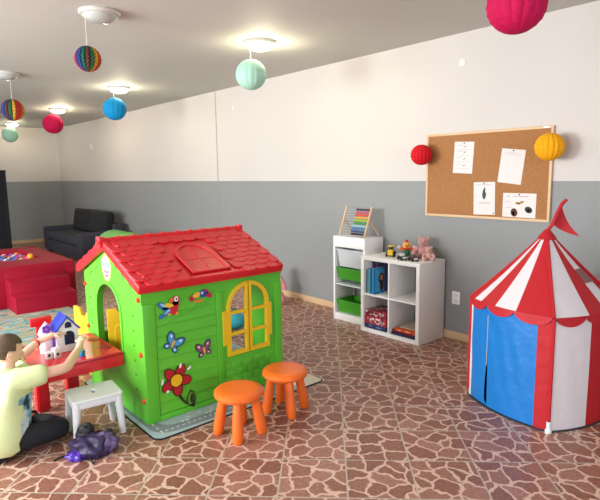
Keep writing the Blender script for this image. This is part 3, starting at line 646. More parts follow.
# blue door: two flaps with the zip opening parted low down
def flap(s0, s1, open_side):
    base = wall_f(s0, s1, wr=.006)
    def f(u, v):
        gap = .045*max(0, (.5-v)/.5)**.8 if v > .06 else .045*max(0, v/.06)
        uu = u
        s = s0 + (s1-s0)*u
        if open_side > 0: s -= gap*u
        else: s += gap*(1-u)*.35
        q = tent_pt(s, 1 + .007*math.sin(40*s + 9*v)*math.sin(v*PI) - (.03*max(0, .5-v)*(u if open_side > 0 else (1-u)*.3)))
        return Vector((TC.x+q.x, TC.y+q.y, .012 + (EZ-.012)*v))
    return f
grid_patch(flap(.055, .33, 1), 10, 20, M_TBLUE, 'door_flap', label='narrow blue door flap on the left')
grid_patch(flap(.33, .86, -1), 16, 20, M_TBLUE, 'door_flap', label='wide blue door flap')
b = MB()
q0 = [tent_pt(.33, 1.012) for _ in range(2)]
b.tube([(TC.x+q0[0].x, TC.y+q0[0].y, .30 + .05*i) for i in range(8)], .003, 6); b.build('zip', M_CHROME, tent)
# floor sheet and hem
b = MB(); b.shape([[tuple(tent_pt(i/20, 1.03)) for i in range(80)]], .008, Matrix.Translation((TC.x, TC.y, .005))); b.build('floor_sheet', M_TDARK, tent)
# roof
def roof_f(s0, s1, r0=1.02, r1=.06, v0=0, v1=1, lift=0):
    def f(u, v):
        s = s0 + (s1-s0)*u; vv = v0 + (v1-v0)*v; k = r0 + (r1-r0)*vv
        q = tent_pt(s, k*(1+lift)); return Vector((TC.x+q.x, TC.y+q.y, EZ + (AZ-.03-EZ)*vv - .012*math.sin(vv*PI) + lift*.3))
    return f
RO = []
for k in range(4):
    if k % 2 == 0: RO += [(k, k+.10, 'r'), (k+.10, k+.22, 'w'), (k+.22, k+.42, 'r'), (k+.42, k+.65, 'w'), (k+.65, k+1, 'r')]
    else: RO += [(k, k+.36, 'w'), (k+.36, k+.60, 'r'), (k+.60, k+.82, 'w'), (k+.84, k+1, 'r')]
for s0, s1, c in RO: grid_patch(roof_f(s0, s1), 8, 14, M_TRED if c == 'r' else M_TWHITE, 'roof_stripe', label='red roof stripe' if c == 'r' else 'white roof stripe')
grid_patch(roof_f(1.59, 1.84, v0=.38, v1=.56, lift=.012), 4, 4, M_MESH, 'roof_mesh_window')
# scalloped valance
def scallop(s0, s1, d):
    def f(u, v):
        s = s0 + (s1-s0)*u; dd = d*(math.sin(u*PI)**.6)*.9 + .012
        q = tent_pt(s, 1.025 + .006*(1-v)); return Vector((TC.x+q.x, TC.y+q.y, EZ+.006 - dd*(1-v)))
    return f
for k in range(4):
    for a, c in ((.02, .32), (.32, .63), (.63, .98)): grid_patch(scallop(k+a, k+c, .055), 12, 3, M_TRED, 'valance_scallop', thick=.0025)
for k in range(4):
    q = tent_pt(k, 1.012); e = tent_pt(k, 1.03); 
    b = MB(); b.tube([(TC.x+q.x, TC.y+q.y, .05), (TC.x+q.x, TC.y+q.y, EZ)], .011, 8); b.tube([(TC.x+e.x, TC.y+e.y, EZ+.004)] + [(TC.x+e.x*(1-t*.97), TC.y+e.y*(1-t*.97), EZ+.004+(AZ-.02-EZ)*t - .010*math.sin(t*PI)) for t in (.25, .5, .75, 1)], .008, 8); b.build('pole_sleeve', M_TRED, tent)
    if k == 1: b = MB(); b.lathe([(0, 0), (.02, 0), (.02, .016), (.013, .022), (.013, .07), (0, .07)], Matrix.Translation((TC.x+q.x, TC.y+q.y, .0)), 14); b.build('pole_foot', M_WPLAST, tent)
b = MB(); b.lathe([(.058, AZ-.052), (.060, AZ-.044), (.038, AZ-.015), (.016, AZ+.012), (.0, AZ+.016)], Matrix.Translation((TC.x, TC.y, 0)), 16); b.build('roof_cap', M_TRED, tent)
b = MB(); fp = [TC + Vector((0, 0, AZ)), Vector((-1.545, 3.575, 1.25)), Vector((-1.525, 3.592, 1.325)), Vector((-1.505, 3.612, 1.385)), Vector((-1.487, 3.632, 1.41))]
b.tube(fp, [.012, .013, .013, .013, .011], 8); flag = b.build('flag_pole', M_TRED, tent)
bm = bmesh.new(); tip = Vector((-1.425, 3.705, 1.165)); n = 6
a_, c_ = Vector((-1.545, 3.578, 1.245)), Vector((-1.507, 3.612, 1.365)); off = Vector((-.755, .655, 0))
vs = []
for i in range(n+1):
    t = i/n; p = a_.lerp(tip, t) + Vector((0, 0, -.012*math.sin(t*PI)))*1; q = c_.lerp(tip, t) + Vector((0, 0, -.025*math.sin(t*PI))); w_ = off*.012*math.sin(t*5)
    vs.append((bm.verts.new(p+w_), bm.verts.new(q+w_)))
for i in range(n): bm.faces.new((vs[i][0], vs[i+1][0], vs[i+1][1], vs[i][1]))
bmesh.ops.remove_doubles(bm, verts=bm.verts, dist=.0005); bmesh.ops.solidify(bm, geom=bm.faces[:], thickness=.004); bmesh.ops.recalc_face_normals(bm, faces=bm.faces)
b = MB(); b.bm.free(); b.bm = bm; b.build('pennant', M_TRED, tent)

# ------------------------------------------------------------------ orange stools
def stool(label, loc, rz):
    t = thing('round_stool', label, 'stool', loc, rz, "children's orange stools")
    MB().lathe([(0, .242), (.13, .243), (.147, .25), (.155, .265), (.152, .284), (.138, .296), (.11, .3), (.04, .297), (0, .296)], None, 40).build('seat', M_ORANGE, t, local=True)
    for k in range(4):
        a = PI/4 + k*PI/2; d = Vector((math.cos(a), math.sin(a), 0))
        MB().tube([d*.095 + upz*.25, d*.105 + upz*.2, d*.122 + upz*.1, d*.13 + upz*.05, d*.136 + upz*.012, d*.137], [.026, .029, .034, .035, .032, .026], 14).build('leg', M_ORANGE, t, local=True)
    return t
s1 = stool('orange round child stool nearer the camera, by the house wall with the flower', (-2.61, 1.745, 0), R(5))
dup(s1, (-2.672, 2.165, 0), R(22), 'orange round child stool farther away, below the yellow house window')

# ------------------------------------------------------------------ town play mat under the house
mt = thing('play_mat', 'grey blue road map play mat under the green playhouse', 'mat', (-3.5, 1.98, 0))
FL = lambda z: frame((0, 0, z), (1, 0, 0), (0, 1, 0), (0, 0, 1))
MB().shape([rrect(-4.15, 1.30, -2.858, 2.72, .06)], .006, FL(.003), .001).build('backing', M_BLACK, mt)
MB().shape([rrect(-4.14, 1.31, -2.868, 2.71, .055)], .002, FL(.0068)).build('ground_print', mat('mat_pale_blue', '#a3b9b9', .8, .1, 9), mt)
MB().shape([rrect(-4.11, 1.335, -2.895, 2.45, .14, 10), rrect(-4.02, 1.42, -2.985, 2.36, .09, 10)[::-1]], .001, FL(.0082)).build('road', mat('mat_road', '#7c8c8e', .85), mt)
MB().shape([rrect(-3.3, 2.47, -2.868, 2.71, .04)], .001, FL(.0082)).build('pale_border', mat('mat_cream', '#ddd3c2', .85), mt)
b = MB()
for i in range(26):
    y = 1.40 + i*.04
    b.shape([[(-2.942, y), (-2.936, y), (-2.936, y+.022), (-2.942, y+.022)]], .0006, FL(.0090))
for i in range(18):
    x = -3.98 + i*.06
    b.shape([[(x, 1.376), (x+.03, 1.376), (x+.03, 1.382), (x, 1.382)]], .0006, FL(.0090))
b.build('road_dashes', M_WHITE, mt)
for i in range(9):
    a = i*.35-.2
    MB().shape([ell(-3.03+.05*math.cos(a*3), 1.55+.03*i, .018, .009, a)], .0006, FL(.0085)).build('leaf_print', mat('mat_leaf', '#c9d2c8', .85), mt)

# ------------------------------------------------------------------ green playhouse
HX0, HX1, HY0, HY1, HB = -4.09, -3.09, 1.356, 2.476, .01
house = thing('playhouse', 'green plastic playhouse with a red shingled roof', 'playhouse', (-3.59, 1.916, HB))
RZ, EV = 1.172, .918            # top of the roof at ridge and eave
HC = -3.59
def roof_under(x): return RZ - .05 - abs(x-HC)*(RZ-EV)/.6
# facade with the window (its plane is x = HX1)
MF = frame((HX1-.02, 0, 0), (0, 1, 0), (0, 0, 1), (1, 0, 0))
ZT = roof_under(HX1)
MB().shape([[(HY0, HB), (HY1, HB), (HY1, ZT), (HY0, ZT)], arch(1.985, 2.345, .325, .66)], .04, MF).build('front_wall', M_GREEN, house)
MB().shape([[(HY0, HB), (HY1, HB), (HY1, ZT), (HY0, ZT)], arch(1.43, 2.1, .4, .66)], .04, frame((HX0+.02, 0, 0), (0, 1, 0), (0, 0, 1), (1, 0, 0))).build('back_wall', M_GREEN, house)
def gable(y, hole, name):
    lp = [(HX0+.0405, HB), (HX1-.0405, HB), (HX1-.0405, ZT), (HC, roof_under(HC)), (HX0+.0405, ZT)]
    b = MB(); b.shape([lp, hole], .04, frame((0, y, 0), (1, 0, 0), (0, 0, 1), (0, -1, 0)))
    return b.build(name, M_GREEN, house)
gable(HY0+.0205, arch(-3.85, -3.43, .37, .66, yt=.855), 'gable_wall'); gable(HY1-.0205, arch(-3.85, -3.43, .06, .66, yt=.855), 'gable_wall')
# corner posts and raised borders
b = MB()
b.box((HX1-.002, HY0, HB), (HX1+.012, HY0+.085, .80), .004); b.box((HX1-.002, 1.895, HB), (HX1+.012, 1.945, .80), .004); b.box((HX1-.002, HY1-.07, HB), (HX1+.012, HY1, .80), .004); b.box((HX1-.002, HY0+.085, HB), (HX1+.012, HY1-.07, .045), .004)
b.build('facade_border', M_GREEN, house)
b = MB(); NL = 10; zl0, zl1 = .05, .795; hh = (zl1-zl0)/NL
for i in range(NL):
    z = zl0 + i*hh; y0, y1 = 1.446, 1.892
    pts = [(HX1-.002, z+.006), (HX1+.010, z+.006), (HX1+.001, z+hh), (HX1-.002, z+hh)]
    b.shape([pts], y1-y0, frame((0, (y0+y1)/2, 0), (1, 0, 0), (0, 0, 1), (0, -1, 0)))
b.build('siding', M_GREEN, house)
b = MB()
for r_ in range(4):
    z = .055 + r_*.055
    for c in range(5):
        y0 = 1.96 + (c - .5*(r_ % 2))*.1; y1 = y0+.09; y0 = max(y0, 1.955); y1 = min(y1, HY1-.08)
        if y1-y0 > .02: b.box((HX1-.002, y0, z), (HX1+.004, y1, z+.045), .002)
b.build('brick_relief', M_GREEN, house)
b = MB(); b.tube([(HX1+.008, 1.50, .655), (HX1+.010, 1.58, .69), (HX1+.010, 1.66, .70), (HX1+.010, 1.72, .735), (HX1+.010, 1.80, .745), (HX1+.008, 1.86, .76)], .006, 6); b.tube([(HX1+.010, 1.72, .735), (HX1+.010, 1.74, .775)], .004, 6); b.tube([(HX1+.010, 1.82, .75), (HX1+.01, 1.85, .79)], .004, 6)
b.build('branch_relief', M_GREEN, house)
# vent slots along the gable edges: groove shade put in as darker green
YG = HY0; M_SLOT = mat('slot_shade_green', '#3f8a22', .5)
for z in (.2, .3, .4, .5, .6, .7): 
    for x in (HX1-.14, HX0+.1): MB().box((x-.008, YG-.003, z), (x+.008, YG+.002, z+.014), .002).build('slot', M_SLOT, house)
for i in range(3):
    for s in (-1, 1):
        x = HC + s*(.13+.11*i); z = roof_under(x) - .07
        MB().box((-.03, -.003, -.004), (.03, .002, .004), .002, Matrix.Translation((x, YG, z)) @ Matrix.Rotation(s*R(26.6), 4, 'Y')).build('slot', M_SLOT, house)
b = MB(); Mg = frame((0, HY0-.003, 0), (1, 0, 0), (0, 0, 1), (0, -1, 0))
b.shape([arch(-3.875, -3.405, .37, .66, yt=.88), arch(-3.85, -3.43, .372, .66, yt=.855)], .008, Mg, .002); b.build('arch_trim', M_GREEN, house)
# red bolts
for (x, z) in ((HX0+.02, .80), (HX0+.03, .47), (HX1-.03, .83), (HX1-.035, .47), (HX1-.03, .16)):
    MB().lathe([(0, .016), (.010, .015), (.016, .009), (.018, 0), (0, 0)], frame((x, HY0, z), (1, 0, 0), (0, 0, 1), (0, -1, 0)), 14).build('bolt', M_BOLT, house)
MB().lathe([(0, .016), (.010, .015), (.016, .009), (.018, 0), (0, 0)], frame((HX1-.04, HY1, .2), (-1, 0, 0), (0, 0, 1), (0, 1, 0)), 14).build('bolt', M_BOLT, house)
# yellow door leaves in the far wall and yellow window sashes
def leaf(M, w_, z0, z1, name):
    dip = [(w_, z0), (w_, z1), (w_*.72, z1), (w_*.62, z1-.05), (w_*.38, z1-.05), (w_*.28, z1), (0, z1), (0, z0)]
    b = MB(); b.shape([dip[::-1]], .03, M, .006); b.shape([rrect(w_*.2, z0+.06, w_*.8, z1-.12, .03)], .012, M @ Matrix.Translation((0, 0, .016)), .004); return b.build(name, M_YEL, house)
leaf(frame((-3.835, 1.415, 0), (.5, .866, 0), (0, 0, 1), (.866, -.5, 0)), .26, .05, .63, 'half_door')
leaf(frame((-4.085, 1.40, 0), (-1, 0, 0), (0, 0, 1), (0, -1, 0)), .42, .02, .54, 'half_door')
MFw = frame((HX1+.004, 0, 0), (0, 1, 0), (0, 0, 1), (1, 0, 0))
cyw = 2.165; rw = .186
def halfarch(sgn, inset, z0):
    r = rw-inset; pts = [(cyw+sgn*.001*1 + sgn*inset*.0, z0)]
    lo = [(cyw + sgn*(inset if inset else 0), z0)]
    out = []
    x_in = cyw + sgn*(.004 if not inset else .028)
    pts = [(x_in, z0), (cyw+sgn*r, z0)]
    amax = math.acos(min(1, abs(x_in-cyw)/r))
    for i in range(13): a = amax*i/12; pts.append((cyw + sgn*r*math.cos(a), .66 + r*math.sin(a)))
    return pts if sgn > 0 else pts[::-1]
for sgn in (-1, 1):
    outer = halfarch(sgn, 0, .318); r = rw-.03; xi = cyw + sgn*.028; xo = cyw + sgn*r
    def q(z0, z1): return [(xi, z0), (xo, z0), (xo, z1), (xi, z1)]
    am = math.acos(.028/r); top = [(xi, .645), (xo, .645)] + [(cyw+sgn*r*math.cos(am*i/10), .66 + r*math.sin(am*i/10)) for i in range(11)]
    b = MB(); b.shape([outer, q(.35, .465), q(.49, .62), top], .03, MFw, .004)
    t0, t1 = cyw + sgn*(rw-.006), cyw + sgn*(rw+(.022 if sgn > 0 else .040))
    b.shape([[(min(t0, t1), .405), (max(t0, t1), .405), (max(t0, t1), .655), (min(t0, t1), .655)]], .03, MFw, .004)
    b.build('window_sash', M_YEL, house)
# stickers
def sticker(name, y, z, k, rot, layers, label=None, M0=None):
    Ms = (M0 or frame((HX1+.0125, y, z), (0, 1, 0), (0, 0, 1), (1, 0, 0))) @ Matrix.Rotation(rot, 4, 'Z') @ Matrix.Scale(k, 4)
    b = MB(); ms = []
    for hx, lps in layers:
        m = mat('sticker_'+hx[1:], hx, .45)
        if m not in ms: ms.append(m)
    for i, (hx, lps) in enumerate(layers):
        for lp in lps: b.shape([lp], .0014/k, Ms @ Matrix.Translation((0, 0, i*.0007/k)), mi=ms.index(mat('sticker_'+hx[1:], hx)))
    return b.build(name, ms, house, label=label)
sticker('parrot_sticker', 1.555, .762, 1, 0, [
    ('#f0b020', [ell(-.01, -.045, .018, .008, .2), ell(.035, -.05, .016, .008, -.3)]),
    ('#2f70b0', [ell(-.058, .012, .042, .02, 2.6), ell(-.05, -.045, .045, .013, .5), ell(-.03, -.02, .04, .018, 2.7)]),
    ('#8fc4e0', [ell(-.055, .016, .026, .009, 2.6), ell(-.03, -.03, .025, .008, .5)]),
    ('#c8202a', [ell(.022, -.01, .028, .05, -.35), ell(.03, .035, .03, .032)]),
    ('#f0c030', [ell(-.018, .012, .032, .014, -.2)]),
    ('#d87040', [ell(.002, .042, .016, .014, .4)]),
    ('#f4f0ea', [ell(.035, .045, .014, .018)]), ('#181818', [ell(.036, .045, .005, .009)])])
sticker('parrot_sticker', 1.765, .80, 1, 0, [
    ('#e0802c', [ell(-.01, -.035, .04, .01)]),
    ('#b02040', [ell(-.055, -.008, .024, .018, .5), ell(.07, -.005, .032, .018, -.4), ell(.04, .02, .03, .02)]),
    ('#e8b838', [ell(-.02, .008, .032, .018, .2)]), ('#284a9c', [ell(.028, .01, .026, .026)]), ('#c8d4e8', [ell(.02, .016, .008, .01)])])
def butterfly(y, z, k, rot, wing, tip):
    sticker('butterfly_sticker', y, z, k, rot, [
        ('#1c2450', [ell(.03, .03, .045, .026, .95), ell(-.03, .03, .045, .026, 2.2), ell(.028, -.018, .026, .018, -.5), ell(-.028, -.018, .026, .018, .5)]),
        (wing, [ell(.03, .03, .036, .019, .95), ell(-.03, .03, .036, .019, 2.2), ell(.028, -.018, .019, .012, -.5), ell(-.028, -.018, .019, .012, .5)]),
        (tip, [ell(.036, .042, .01, .006, .9), ell(-.036, .042, .01, .006, 2.2), ell(.03, -.02, .007, .005), ell(-.03, -.02, .007, .005)]),
        ('#d8b040', [ell(0, .005, .009, .026)])])
butterfly(1.55, .505, 1.1, R(-35), '#3f9ad0', '#e8f0f4'); butterfly(1.785, .41, .98, R(10), '#8a4a70', '#f0d8d0')
pet = []
for i in range(5):
    a = R(72*i+60); pet.append(ell(.055*math.cos(a), .055*math.sin(a), .05, .034, a))
pet2 = []
for i in range(5):
    a = R(72*i+60); pet2.append(ell(.055*math.cos(a), .055*math.sin(a), .044, .028, a))
stem = [(-.005, -.06), (.01, -.11), (.04, -.155), (.09, -.195), (.115, -.205), (.105, -.185), (.06, -.155), (.03, -.11), (.01, -.06)]
leafp = [(.115, -.205), (.125, -.15), (.115, -.1), (.09, -.085), (.07, -.12), (.06, -.155)]
sticker('flower_sticker', 1.565, .258, 1.1, 0, [
    ('#2c3a18', [stem, leafp]), ('#6a9a30', [ell(.092, -.14, .02, .04, -.2)]), ('#1f3c18', [ell(.098, -.14, .011, .03, -.15)]),
    ('#3a1014', pet), ('#b01a24', pet2 + [ell(0, 0, .045)]),
    ('#f0e6e0', [ell(.03, .085, .008, .016, -.3), ell(.088, .055, .016, .007, .6), ell(-.092, .012, .007, .018, -.2), ell(-.06, -.055, .01, .009)]),
    ('#3a1014', [ell(0, 0, .043)]), ('#e8b818', [ell(0, 0, .038)])])
Mgs = frame((-3.625, HY0-.001, .975), (1, 0, 0), (0, 0, 1), (0, -1, 0))
ring = [(-.105, .03), (-.085, -.04), (-.04, -.1), (.0, -.115), (.045, -.1), (.085, -.045), (.1, .02), (.07, .07), (.03, .105), (-.01, .115), (-.05, .1), (-.085, .07)]
def sq(x, y, w_, h_): return [(x, y), (x+w_, y), (x+w_, y+h_), (x, y+h_)]
sticker('round_sticker', 0, 0, .88, 0, [
    ('#d9cc6a', [ring]), ('#cfd6d8', [[(x*.85, y*.85) for x, y in ring]]),
    ('#1f84a0', [ell(-.055, .03, .017, .021, .2), ell(-.015, .033, .008, .032), ell(.02, .026, .018, .02), ell(.055, .02, .009, .028, .3), sq(-.073, -.01, .01, .05)]),
    ('#cfd6d8', [ell(-.053, .031, .007, .01), ell(.02, .026, .008, .009)]),
    ('#c9647c', [ell(-.03, -.03, .016, .01), ell(.005, -.035, .014, .009), ell(.035, -.03, .014, .01), ell(.0, -.065, .03, .012)])], M0=Mgs)
# roof slabs, shingles, skylight relief, ridge
sl = math.atan2(RZ-EV, .6); cs, sn = math.cos(sl), math.sin(sl); LEN = .565/cs
YM = 1.888; HWY = .567
MS = {1: frame((HC, YM, RZ), (0, -1, 0), (cs, 0, -sn), (sn, 0, cs)), -1: frame((HC, YM, RZ), (0, 1, 0), (-cs, 0, -sn), (-sn, 0, cs))}
sw, shl = .104, .115
shm = shape_mesh([[(sw*.495, -.055), (sw*.495, .030)] + [(sw*.495*math.cos(PI*i/12), .030 + .036*math.sin(PI*i/12)) for i in range(1, 12)] + [(-sw*.495, .030), (-sw*.495, -.055)]], .012, .003)
SKY0, SKY1, SKT, SKB = -.125, .175, .185, .57      # in slope coordinates, u is towards the door end
for sd in (1, -1):
    b = MB()
    b.shape([rrect(-HWY, -.01, HWY, LEN, .05)], .045, MS[sd] @ Matrix.Translation((0, 0, -.0225)), .012)
    b.shape([rrect(-HWY-.004, LEN-.035, HWY+.004, LEN+.006, .012)], .06, MS[sd] @ Matrix.Translation((0, 0, -.026)), .010)
    for s in (-1, 1): b.shape([rrect(min(s*(HWY+.004), s*(HWY-.03)), -.01, max(s*(HWY+.004), s*(HWY-.03)), LEN-.01, .01)], .062, MS[sd] @ Matrix.Translation((0, 0, -.024)), .008)
    b.build('roof_slope', M_ROOF, house)
    b = MB()
    for r_ in range(9):
        v = .07 + r_*.0625
        for c in range(12):
            u = -.57 + c*.1035 + (.05 if r_ % 2 else 0)
            if abs(u) > .545: continue
            if sd == 1 and SKY0-.045 < u < SKY1+.045 and SKT-.05 < v+.02 < SKB+.03: continue
            b.mesh(shm, MS[sd] @ Matrix.Translation((u, v, .004)) @ Matrix.Rotation(R(5), 4, 'X'), free=False)
    b.build('shingles', M_ROOF, house)
    for u, v in ((.5, .53), (-.5, .53), (.5, .12), (-.5, .12)): MB().lathe([(0, .014), (.008, .012), (.012, .004), (.012, 0)], MS[sd] @ Matrix.Translation((u, v, .008)), 12).build('roof_bolt', M_ROOF, house)
uc = (SKY0+SKY1)/2; hw = (SKY1-SKY0)/2
def skarch(i0, top, bot): return [(uc-hw+i0, bot), (uc-hw+i0, SKT+.15)] + [(uc-(hw-i0)*math.cos(PI*i/14), SKT+.15-(.15-top)*math.sin(PI*i/14)) for i in range(1, 14)] + [(uc+hw-i0, SKT+.15), (uc+hw-i0, bot)]
b = MB(); Mk = MS[1] @ Matrix.Translation((0, 0, .006))
b.shape([skarch(0, 0, SKB)], .010, Mk)
xi = uc; zz = SKT+.20
b.shape([skarch(0, 0, SKB), skarch(.028, .028, SKB-.028)], .03, Mk, .005)
b.shape([sq(uc-.008, SKT+.02, .016, SKB-SKT-.04)], .017, Mk, .003); b.shape([sq(uc-hw+.02, zz, 2*hw-.04, .016)], .017, Mk, .003)
b.build('skylight_relief', M_ROOF, house)
b = MB(); b.tube([(HC, YM-HWY-.03, RZ-.004), (HC, YM+HWY+.01, RZ-.004)], .022, 12)
for i in range(11): y = YM-.56+i*.112; b.tube([(HC, y-.006, RZ), (HC, y+.006, RZ)], .026, 12)
for y in (YM-HWY-.012, YM+HWY-.005): b.box((HC-.03, y-.02, RZ-.02), (HC+.03, y+.02, RZ+.028), .01)
b.build('ridge_cap', M_ROOF, house)

# teal bag and pink soft toy behind the house
tb = thing('toy_bag', 'teal cloth bag on the floor seen through the playhouse window', 'bag', (-4.55, 2.98, 0), R(20))
MB().ball((0, 0, .096), .15, (1.2, .8, .62)).build('bag_body', mat('teal_cloth', '#2f9aa8', .8, .15, 20, .3, 20), tb, local=True)
MB().ball((0.02, -.11, .08), .045, (1, .4, 1)).build('flower_patch', M_YEL, tb, local=True)
MB().tube([(-.09, 0, .17), (-.05, 0, .22), (.05, 0, .22), (.09, 0, .17)], .012, 8).build('handle', mat('navy_cloth', '#22406c', .8), tb, local=True)
M_DOLL = mat('bright_pink_plush', '#d8848c', .9, .08, 40, .3, 90)
pk = thing('plush_rabbit', 'pink plush toy sitting on the floor behind the playhouse corner', 'soft toy', (-5.13, 3.99, 0), R(60))
MB().ball((0, 0, .2), .1, (1, .85, 1.45)).build('torso', M_DOLL, pk, local=True)
MB().ball((0, -.02, .40), .075).build('head', M_DOLL, pk, local=True)
for s in (-1, 1):
    MB().tube([(s*.06, 0, .12), (s*.075, -.04, .1), (s*.08, -.09, .07)], [.06, .058, .055]).ball((s*.082, -.1, .058), .058).build('leg', M_DOLL, pk, local=True)
    MB().tube([(s*.08, 0, .32), (s*.13, -.03, .24), (s*.14, -.05, .17)], [.035, .035, .03]).build('arm', M_DOLL, pk, local=True)
    MB().tube([(s*.06, 0, .46), (s*.085, .01, .40), (s*.085, .02, .33)], [.02, .026, .012]).build('ear', M_DOLL, pk, local=True)

# ------------------------------------------------------------------ red activity table and chair
tz = .43
tab = thing('activity_table', "red plastic child's table joined to the front of the playhouse", 'table', (-3.7, 1.03, 0))
lp = [(-4.0, 1.345), (-4.0, .80), (-3.96, .74), (-3.9, .70), (-3.52, .70), (-3.45, .73), (-3.41, .80), (-3.40, 1.345)]
b = MB(); b.shape([lp[::-1]], .03, FL(tz-.015), .008)
b.shape([lp[::-1], [(-3.97, 1.335), (-3.97, .82), (-3.9, .73), (-3.5, .73), (-3.44, .82), (-3.43, 1.335)]], .095, FL(tz-.05), .006)
b.build('table_top', M_RED, tab)
for (x, y) in ((-3.81, .92), (-3.87, 1.14)):
    b = MB(); bm = bmesh.new()
    def rg(h, z): return [bm.verts.new((x+sx*h, y+sy*h, z)) for sx, sy in ((-1, -1), (1, -1), (1, 1), (-1, 1))]
    rs = [rg(.042, 0), rg(.040, .24), rg(.050, .34), rg(.052, tz-.02)]
    for A, B in zip(rs, rs[1:]):
        for i in range(4): bm.faces.new((A[i], A[(i+1) % 4], B[(i+1) % 4], B[i]))
    bm.faces.new(rs[0][::-1]); bm.faces.new(rs[-1]); bmesh.ops.bevel(bm, geom=bm.edges[:], offset=.01, segments=2, affect='EDGES'); bmesh.ops.recalc_face_normals(bm, faces=bm.faces)
    b.bm.free(); b.bm = bm; b.build('leg', M_RED, tab)
for (x, y) in ((-3.56, 1.29), (-3.80, 1.29)):
    b = MB(); b.lathe([(0, .0005), (.03, .0008), (.036, .004), (.042, .0005)], Matrix.Translation((x, y, tz)), 20); b.build('cup_holder', mat('deep_red_plastic', '#9a1420', .3), tab)

ch = thing('child_chair', "red plastic child's chair standing behind the red table", 'chair', (-4.235, 1.09, 0), R(90))
MB().box((-.14, -.14, .26), (.14, .14, .29), .01).build('seat', M_RED, ch, local=True)
MB().box((-.08, .11, .455), (.08, .145, .525), .012).box((-.04, .112, .28), (.04, .142, .465), .008).build('backrest', M_RED, ch, local=True)
for sx in (-1, 1):
    for sy in (-1, 1): MB().tube([(sx*.11, sy*.11, .265), (sx*.125, sy*.125, 0.012)], [.025, .02], 10).build('leg', M_RED, ch, local=True)
ch.rotation_euler = (0, 0, R(90))

# toy castle house on the table
th = thing('toy_house', 'white toy house with a blue roof and purple details on the red table', 'toy house', (-3.72, 1.07, tz+.001), R(0))
M_TW = mat('white_toy_plastic', '#eceaf0', .35); M_TB = mat('royal_blue_toy_plastic', '#2c3aa8', .3); M_PU = mat('purple_toy_plastic', '#7a3ab8', .35)
# main block with gable towards the camera side
def toyblock(x0, x1, y0, y1, z1, zr, parent_name):
    b = MB(); yc = (y0+y1)/2
    b.shape([[(y0, 0), (y1, 0), (y1, z1), (yc, zr), (y0, z1)]], x1-x0, frame(((x0+x1)/2, 0, 0), (0, 1, 0), (0, 0, 1), (1, 0, 0)), .003)
    return b.build(parent_name, M_TW, th, local=True)
toyblock(-.07, .07, -.07, .075, .15, .235, 'house_wall')
b = MB(); yc = .0025
for s in (-1, 1):
    d = Vector((0, s*.0725, -.085)); 
    b.box((-.082, -.006, -.006), (.082, .125, .006), .003, frame((0, yc, .242), (1, 0, 0), (0, s*.65, -.76), (0, s*.76*(1 if s > 0 else 1), .65)))
b.build('toy_roof', M_TB, th, local=True)
MB().lathe([(0, 0), (.045, 0), (.045, .13), (0, .13)], Matrix.Translation((-.02, -.11, 0)), 16).build('tower', M_TW, th, local=True)
MB().lathe([(.052, .128), (.04, .16), (.0, .215)], Matrix.Translation((-.02, -.11, 0)), 16).build('tower_roof', mat('lilac_toy_plastic', '#d8c4ec', .4), th, local=True)
MF2 = frame((.0715, 0, 0), (0, 1, 0), (0, 0, 1), (1, 0, 0))
b = MB(); b.shape([arch(-.02, .045, .05, .11)], .004, MF2); b.shape([arch(-.012, .03, .165, .185)], .004, MF2); b.build('toy_window', mat('navy_glass', '#1a2348', .2), th, local=True)
b = MB()
for i in range(5): a = R(72*i); b.shape([ell(-.118+.018*math.cos(a), .17+.018*math.sin(a), .013)], .004, frame((.03, 0, 0), (0, 1, 0), (0, 0, 1), (1, 0, 0)))
MF3 = frame((.0, -.0725, 0), (1, 0, 0), (0, 0, 1), (0, -1, 0))
b.shape([arch(.01, .045, .02, .09)], .004, MF3); b.build('flower_ornament', M_PU, th, local=True)
bl = [(-3.585, .955, 'small white toy block with dark windows beside the toy house'), (-3.575, 1.0, 'small white toy block touching the toy house corner')]
for i, (x, y, lbl) in enumerate(bl):
    t = thing('toy_block', lbl, 'toy', (x-.0, y-.03, tz), R(15*i), 'small white toy blocks on the red table')
    MB().box((-.02, -.02, 0), (.02, .02, .05 + .02*i), .003).build('block', M_TW, t, local=True)
    MB().box((.0195, -.008, .02), (.0215, .006, .038)).build('window_mark', M_BLACK, t, local=True)
t = thing('toy_figure', 'small blue toy held near the table edge', 'toy', (-3.50, 1.10, tz), R(30))
MB().box((-.025, -.02, 0), (.025, .02, .04), .006).build('base', mat('sky_blue_toy', '#2f86c8', .35), t, local=True)
MB().ball((0, 0, .055), .018).build('head', mat('pale_blue_toy', '#8fc8e8', .35), t, local=True)

# ------------------------------------------------------------------ white stool
ws = thing('step_stool', "white plastic child's stool beside the green playhouse wall", 'stool', (-3.25, 1.08, 0), R(-6))
b = MB(); b.shape([rrect(-.125, -.15, .125, .15, .02), rrect(-.03, -.012, .03, .012, .01)[::-1]], .02, FL(.262), .006); b.shape([rrect(-.12, -.145, .12, .145, .02), rrect(-.108, -.133, .108, .133, .015)[::-1]], .045, FL(.24), .003)
b.build('seat', M_WPLAST, ws, local=True)
for sx in (-1, 1):
    for sy in (-1, 1):
        MB().tube([(sx*.098, sy*.122, .255), (sx*.112, sy*.138, .0)], [.026, .019], 12).build('leg', M_WPLAST, ws, local=True)

